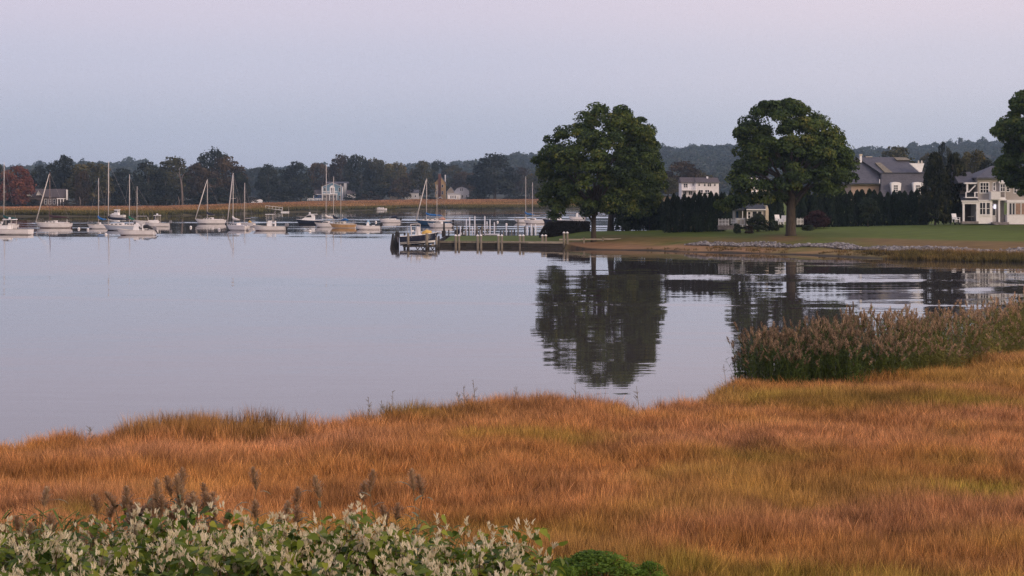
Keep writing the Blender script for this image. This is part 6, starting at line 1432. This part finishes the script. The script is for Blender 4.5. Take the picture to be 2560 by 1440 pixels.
def cottage():
    h = House('garden_cottage', 1882, 240, 566, 'small tan cottage with white trimmed windows left of the oak'); R = h.rect
    R('wall', 1867, 1915, 525, 567, 0, 4, s_tan); h.slope('roof', 1864, 1913, 523, 509, -.4, 2.0, dkroof); R('fascia', 1865, 1914, 522.8, 525.4, -.42, .12, white)
    h.poly('lit_gable_end', [(1913.5, 567), (1921, 567), (1921, 524), (1917.5, 513), (1913.5, 522)], -.2, 4.2, s_cream)  # right end wall coloured paler for the sun on that side
    h.window(1881, 1892, 528.5, 540, 0, 1, 1); h.window(1895, 1904, 528.5, 540, 0, 1, 1); h.window(1870, 1876, 530, 545, 0, 1, 2)
    R('porch_wall', 1841, 1866.8, 527, 567, 1.2, 3, s_tan); R('porch_roof', 1836, 1867, 522, 526.5, -.2, 4.4, dkroof); R('blue_door', 1843, 1848.5, 528.5, 545, 1.1, .09, s_deep)
    for a in (1855.5, 1866.9): R('porch_post', a, a+1.6, 526.6, 567, -.1, .12, white)
    R('chimney', 1898, 1903, 505, 515, 1.6, .4, stone)
cottage()
def picket(px0, px1, n, yt, yb, Y, label, name='picket_fence'):
    h = House(name, (px0+px1)/2, Y, yb, label, 'fence')
    for k in range(n):
        u = px0+(px1-px0)*k/(n-1); w = .9 if k % 3 == 0 else .45; h.rect('picket', u-w, u+w, yt-(1.2 if k % 3 == 0 else 0), yb, 0, .07, white)
    h.rect('rail', px0, px1, yt+3, yt+4.2, .072, .05, white); h.rect('rail', px0, px1, yb-4.5, yb-3.4, .072, .05, white)
picket(1797, 1822, 10, 547.5, 563.5, 228, 'white picket fence section before the arborvitae row')
picket(1828, 1838, 4, 547.5, 560, 231, 'short white picket section beside the white planter')
picket(1993, 2008, 6, 546, 562, 233, 'white picket fence right of the oak trunk')
h = House('garden_wall', 1812, 227.5, 573, 'low grey stone wall below the picket fence', 'wall'); h.rect('coping', 1794, 1836, 563.6, 566, -.05, .5, stone); h.rect('courses', 1795, 1835, 566.1, 574, 0, .4, stone)
h = House('white_planter', 1851, 230, 562, 'white latticed planter box before the cottage porch', 'planter'); h.rect('box', 1841, 1863, 548, 563, 0, .8, white); h.rect('rim', 1840, 1864, 546, 548, -.05, .9, white); h.rect('panel', 1844, 1851, 550, 560, -.025, .02, cream); h.rect('panel', 1853.5, 1860.5, 550, 560, -.025, .02, cream)
def garden_chair(px, Y, yb, label, rz):
    X = PX(px, Y); o = root('garden_chair', (X, Y, PZ(yb, Y)), label, 'chair', None, rz)
    MB().prism([(-.32, .32), (.34, .42), (.34, .48), (-.32, .38)], 'x', -.3, .3).build('seat', white, o)
    MB().prism([(.30, .36), (.36, .34), (.62, 1.1), (.55, 1.12)], 'x', -.32, .32).build('backrest', white, o)
    for x in (-.33, .33):
        MB().box(x-.06, x+.06, -.40, .42, .60, .65).build('armrest', white, o)
        for y in (-.34, .36): MB().box(x-.04, x+.04, y-.04, y+.04, 0, .60).build('leg', white, o)
garden_chair(1948, 231, 560, 'white slatted garden chair left of the oak trunk', 0.4); garden_chair(1956, 229.5, 562, 'second white garden chair closest to the oak trunk', -.5); garden_chair(2390, 243, 556, 'pale chair on the lawn beside the porch', .3)
h = House('porch_table', 2430, 245.2, 553, 'dark table with pale cloth under the porch', 'table'); h.rect('table_top', 2424, 2436, 541, 542.5, 0, 1.0, cream)
for a in (2425, 2434): h.rect('leg', a, a+1, 542.6, 553, .1, .06, black); h.rect('leg', a, a+1, 542.6, 553, .8, .06, black)

# ------------------------------------------------------------------ foreground: knotweed, single reeds, green bush
kleaf = leaf_mat('knotweed_leaves', [(.036, .066, .011), (.110, .165, .020), (.235, .285, .034), (.410, .410, .050)], .45, .10, .5, 1.6)
kflower = leaf_mat('knotweed_flowers', [(.60, .52, .34), (.74, .66, .46), (.84, .76, .56), (.90, .84, .66)], .3, .08, .8, 2.0)
kstem = pm('knotweed_stems', (.10, .055, .03), .7, .3, 6)
def leaf_shape(r, L=.130, Wd=.100):
    """heart shaped leaf folded along its midrib, tip drooping"""
    prof = [(0, .0), (.06, .62), (.25, 1.0), (.5, .86), (.75, .48), (1, .0)]; fold = r.uniform(.05, .3); droop = r.uniform(.1, .6)
    V = []; 
    for t, w in prof:
        x = L*t; z = -droop*L*t*t; V += [(x, 0, z), (x-(.03*L if t < .1 and t > 0 else 0), Wd/2*w, z+fold*Wd/2*w), (x-(.03*L if t < .1 and t > 0 else 0), -Wd/2*w, z+fold*Wd/2*w)]
    Fc = []
    for i in range(len(prof)-1):
        a, b = 3*i, 3*i+3; Fc += [(a, b, b+1, a+1), (a, a+2, b+2, b)]
    return np.array(V), np.array(Fc)
def spray_shape(r):
    """panicle of upright fluffy spikes"""
    V = []; Fc = []
    for i in range(r.integers(7, 12)):
        a = r.uniform(0, 6.28); tilt = abs(r.normal(.22, .22)); L = r.uniform(.045, .105); w = r.uniform(.006, .010); base = np.array([r.normal(0, .012), r.normal(0, .012), r.uniform(-.01, .03)])
        d = np.array([math.cos(a)*math.sin(tilt), math.sin(a)*math.sin(tilt), math.cos(tilt)])
        for q in (0, 1.57):
            n_ = np.array([math.cos(a+1.57+q), math.sin(a+1.57+q), 0]); o = len(V); bend = np.array([math.cos(a), math.sin(a), 0])*L*.12
            V += [base-n_*w*.5, base+n_*w*.5, base+d*L*.5+n_*w*1.1, base+d*L*.5-n_*w*1.1, base+d*L+bend+n_*w*.3, base+d*L+bend-n_*w*.3]; Fc += [(o, o+1, o+2, o+3), (o+3, o+2, o+4, o+5)]
    return np.array(V), np.array(Fc)
def rotm(ax, ay, az):
    cx, sx, cy_, sy, cz, sz = math.cos(ax), math.sin(ax), math.cos(ay), math.sin(ay), math.cos(az), math.sin(az)
    return np.array([[cz, -sz, 0], [sz, cz, 0], [0, 0, 1]])@np.array([[cy_, 0, sy], [0, 1, 0], [-sy, 0, cy_]])@np.array([[1, 0, 0], [0, cx, -sx], [0, sx, cx]])
kr = np.random.default_rng(77)
KL = [leaf_shape(kr) for _ in range(6)]; KS = [spray_shape(kr) for _ in range(6)]
def km(nm, VF, mat, v):
    me = np_mesh(nm, VF[0], VF[1], {'var': ('FACE', 'FLOAT', np.full(len(VF[1]), v))}); me.materials.append(mat); return me
KLM = [km('leaf', KL[i % 6], kleaf, .15+.7*(i/11)) for i in range(12)]; KSM = [km('flower_spray', KS[i % 6], kflower, .2+.6*(i/11)) for i in range(12)]
KTOP = [(-60, 1330), (0, 1322), (60, 1306), (120, 1318), (200, 1300), (260, 1318), (330, 1285), (420, 1270), (500, 1258), (560, 1285), (640, 1285), (720, 1262), (800, 1282), (870, 1270), (940, 1300), (1020, 1290), (1110, 1312), (1200, 1300), (1290, 1310), (1330, 1335), (1390, 1400), (1420, 1440)]
def knotweed(px, Y, ytop, k):
    X = PX(px, Y); zt = PZ(ytop, Y); z0 = float(near_z(X, Y)); r = np.random.default_rng(900+k)
    o = root('knotweed', (X, Y, z0), ('cream flowering knotweed standing against the orange grass', 'cream flowering knotweed in the middle of the thicket', 'low broad leaved knotweed in front of the flowering thicket')[0 if Y > 24.3 else (1 if Y > 23.1 else 2)], 'shrub', 'flowering knotweed thicket'); H_ = zt-z0
    st = MB(); fol = ([], [], []); flo = ([], [], [])
    own_l = own_s = 0
    def add(dst, VF, M, p, v, s):
        n0 = sum(len(a) for a in dst[0]); dst[0].append(VF[0]@M.T*s+p); dst[1].append(VF[1]+n0); dst[2].append(np.full(len(VF[1]), v))
    for c in range(13):
        a = r.uniform(0, 6.28); rad = .46*math.sqrt(r.uniform(0, 1)); bx, by = rad*.35*math.cos(a), rad*.35*math.sin(a); hc = H_*r.uniform(.72, 1.03)-.25*rad
        tip = np.array([rad*1.1*math.cos(a)+r.normal(0, .12), rad*1.1*math.sin(a)+r.normal(0, .12), hc]); midp = np.array([bx+(tip[0]-bx)*.35, by+(tip[1]-by)*.35, hc*.62])
        st.path([(bx, by, -.05), midp, tip], [.011, .008, .003], 4)
        for i in range(15):
            t = 1-.62*(i/15)**1.3; q = (t-.0); p = (midp+(tip-midp)*((t-.38)/.62)) if t > .38 else midp
            for rep in range(1):
                az = r.uniform(0, 6.28); off = np.array([math.cos(az), math.sin(az), 0])*r.uniform(.02, .20); pp = p+off+np.array([0, 0, r.normal(0, .05)])
                s = r.uniform(.75, 1.35); v = float(np.clip(r.normal(.42, .22), 0, 1)); M = rotm(r.normal(0, .3), r.normal(.15, .4), az)
                if own_l < 8 and i in (1, 4) and c % 3 == 0:
                    q_ = link('leaf', KLM[int(v*11)], None, o); q_.location = pp; q_.rotation_euler = (r.normal(0, .3), r.normal(.15, .4), az); q_.scale = (s,)*3; own_l += 1
                else: add(fol, KL[r.integers(0, 6)], M, pp, v, s)
            if i < 9 and r.uniform() < .56:
                az = r.uniform(0, 6.28); pp = p+np.array([math.cos(az)*.07, math.sin(az)*.07, r.uniform(.02, .14)]); s = r.uniform(.5, 1.0); v = r.uniform(.1, .9)
                if own_s < 8 and i < 3 and c % 2 == 0:
                    q_ = link('flower_spray', KSM[int(v*11)], None, o); q_.location = pp; q_.rotation_euler = (r.normal(0, .25), r.normal(0, .25), az); q_.scale = (s,)*3; own_s += 1
                else: add(flo, KS[r.integers(0, 6)], rotm(r.normal(0, .25), r.normal(0, .25), az), pp, v, s)
    st.build('stems', kstem, o)
    for nm, dst, mt in (('foliage', fol, kleaf), ('blossom', flo, kflower)):
        me = np_mesh(nm, np.concatenate(dst[0]), np.concatenate(dst[1]), {'var': ('FACE', 'FLOAT', np.concatenate(dst[2]))}); me.materials.append(mt); q_ = link(nm, me, None, o); q_['kind'] = 'stuff'
k = 0
for row, (Y, dy) in enumerate(((24.9, 8), (23.7, 46), (22.5, 92))):
    for i in range(12):
        px = -30+i*118+(60 if row == 1 else 0)+random.uniform(-20, 20)
        if px > 1350+(0 if row == 0 else 40): continue
        yt = float(interp(px, KTOP))+dy*(.7+.6*random.random())+random.uniform(-16, 18)
        knotweed(px, Y+random.uniform(-.3, .3), min(yt, 1432), k); k += 1

# single reeds standing behind the knotweed
plume1 = pm('brown_plume', (.350, .225, .130), .9, .3, 20); plume1b = pm('pale_plume', (.43, .29, .17), .9, .3, 20); reedg = pm('reed_leaf_green', (.115, .130, .065), .6, .3, 3, objrand=.25); reeds_ = pm('reed_stem', (.14, .12, .06), .7, .2, 4)
RP = []
for i in range(5):
    S_, lv, P_ = reed_geo(700+i, h=2.0, nleaf=10, npl=260, lw=.044, pl=.32, pr=.080)
    sm_ = bpy.data.meshes.new('stem'); sm_.from_pydata(S_.v, [], S_.f); sm_.materials.append(reeds_)
    lms = []
    for V, Fc, _, _ in lv: me = np_mesh('leaf', V, Fc); me.materials.append(reedg); lms.append(me)
    pmh = np_mesh('plume', np.array(P_[0]), np.array(P_[1])); pmh.materials.append(plume1 if i % 2 == 0 else plume1b); RP.append((sm_, lms, pmh))
def single_reed(px, ytop, Y, label, group, lean=0.0):
    X = PX(px, Y); z0 = float(near_z(X, Y)); s = (PZ(ytop, Y)-z0)/2.13; o = root('reed', (X, Y, z0), label, 'reed', group, random.uniform(0, 6.28)); o.rotation_euler[1] = lean
    A, B_, C = RP[random.randrange(5)]; w = 1.15
    for nm, me in [('stem', A)]+[('leaf', m_) for m_ in B_]+[('plume', C)]: q = link(nm, me, None, o); q.scale = (w, w, s)
for px, yt in [(362, 1215), (395, 1196), (415, 1208), (450, 1178), (478, 1195), (505, 1210), (345, 1246), (380, 1240), (430, 1228), (462, 1232), (520, 1240), (545, 1250), (320, 1262), (365, 1266), (405, 1262), (440, 1268), (300, 1286), (490, 1262), (340, 1290), (420, 1290)]+[(random.uniform(290, 570), random.uniform(1235, 1290)) for _ in range(22)]:
    single_reed(px, yt+4, 27.2+random.uniform(-.5, .8), 'purple brown plumed reed in the clump behind the knotweed', 'plumed reeds behind the knotweed')
for px, yt, lab in [(601, 1178, 'tall solitary plumed reed with crossed leaves beside the reed clump'), (820, 1196, 'brown plumed reed standing alone before orange grass'), (762, 1226, 'short brown plumed reed beside a taller lone reed'), (960, 1186, 'tall leafy reed with dark feathery plume right of centre thicket'), (905, 1216, 'bent reed with small plume beside the leafy reed'), (1022, 1196, 'leaning reed with dark side plume and upright leaves'), (78, 1228, 'lone reed with dull plume above green grass patch'), (250, 1240, 'small plumed reed at the edge of the green patch'), (1055, 1185, 'yellowing reed at the right end of the single reeds')]:
    single_reed(px, yt, 26.9+random.uniform(-.4, .6), lab, None, random.uniform(-.06, .06))
for px, yt in [(20, 1300), (60, 1318), (5, 1330), (130, 1292), (45, 1345), (210, 1335), (250, 1345), (700, 1262), (740, 1275), (880, 1275), (935, 1270), (990, 1268), (640, 1262), (690, 1285)]:
    single_reed(px, yt, 26.4+random.uniform(-.4, .4), 'low reed rising among the knotweed flowers', 'low reeds among the knotweed')
# tangle of green reed leaves between the flowers and the grass
def undergrowth():
    n = 520; px = np.concatenate([rng.uniform(-80, 340, 300), rng.uniform(540, 1120, 220)]); Y = rng.uniform(26.2, 29.5, n); X = PX(px, Y); Z = near_z(X, Y)
    h = rng.uniform(.38, .68, n)*np.where(px < 340, 1.0, .92)
    prot = [reed_join(260+i, h=2.0, plume=False, nleaf=13, lw=.034) for i in range(5)]
    o = scatter('green_undergrowth', np.stack([X, Y, Z], 1), np.stack([rng.normal(0, .15, n), rng.normal(0, .15, n), rng.uniform(0, 6.28, n)], 1), np.stack([0*h+1.1, 0*h+1.1, h], 1), np.stack([rng.uniform(.6, 1, n), rng.uniform(.9, 1.7, n), 0*h], 1), prot)
    tag(o, 'tangle of green reed leaves between the flowers and orange grass', 'undergrowth')
undergrowth()
# tall single stems on the water's edge
edgem = pm('dry_stalk', (.16, .13, .08), .8, .3, 5)
for px, yt in [(925, 992), (980, 978), (1165, 965), (1190, 948), (1280, 965), (1440, 958), (1600, 965), (236, 1065), (1820, 912), (1838, 935), (1155, 978), (950, 1000)]:
    Y = float(interp(PX(px, 50), NS))-.4; X = PX(px, Y); z0 = float(near_z(X, Y)); hh = PZ(yt, Y)-z0; o = root('dry_stalk', (X, Y, z0), 'tall dry stalk rising above the grass at the water edge', 'stalk', 'dry stalks at the water edge', random.uniform(0, 6))
    MB().path([(0, 0, 0), (.03, 0, hh*.5), (.10, 0, hh)], [.010, .008, .004], 4).build('stem', edgem, o)
    o.rotation_euler[0] = random.uniform(-.12, .12); hd = MB()
    for q in range(random.randrange(7, 15)):
        t = random.uniform(.60, .99); a = random.uniform(0, 6.28); ln = random.uniform(.04, .13)*(1.25-t)*2; up = random.uniform(.3, 1.1)
        hd.path([(.1*t, 0, hh*t), (.1*t+.6*ln*math.cos(a), .6*ln*math.sin(a), hh*t+ln*up*.7), (.1*t+ln*math.cos(a), ln*math.sin(a), hh*t+ln*up)], [.004, .007, .003], 4)
    hd.build('seed_head', edgem, o)
# bright green fine leaved bush at the foot of the bank
def green_bush(px, Y, wpx, ytop, seed, label):
    X = PX(px, Y); z0 = float(near_z(X, Y)); h = PZ(ytop, Y)-z0; w = wpx*Y/F; o = root('green_bush', (X, Y, z0-.05), label, 'shrub')
    me, C = crown_mesh('foliage', seed, BUSH, 70, 16000, .030, brightleaf, lobe=(.08, .15)); c = link('foliage', me, None, o); c.scale = (w, w*.9, h); c['kind'] = 'stuff'
    t = link('stem', trunk_mesh('stem', C, seed, r0=.02, base=0), bark, o); t.scale = (w, w, h)
green_bush(1500, 27.5, 330, 1368, 801, 'bright green feathery bush right of the knotweed'); green_bush(1395, 26.8, 160, 1392, 802, 'smaller green feathery bush touching the knotweed flowers'); green_bush(1625, 27.6, 150, 1398, 803, 'low green feathery bush running into orange grass')

# ------------------------------------------------------------------ haze over the harbour
def haze():
    m = bpy.data.materials.new('harbour_haze'); m.use_nodes = True; n, l = m.node_tree.nodes, m.node_tree.links
    n.remove(n['Principled BSDF']); v = n.new('ShaderNodeVolumePrincipled'); v.inputs['Color'].default_value = (.52, .74, 1.0, 1); v.inputs['Density'].default_value = 0.00011; v.inputs['Anisotropy'].default_value = 0.0
    l.new(v.outputs[0], n['Material Output'].inputs['Volume'])
    b = MB().box(-2600, 2600, -80, 3600, -7.0, 112).build('haze', m); b['kind'] = 'stuff'; tag(b, 'thin blue evening haze over the harbour', 'haze')
haze()
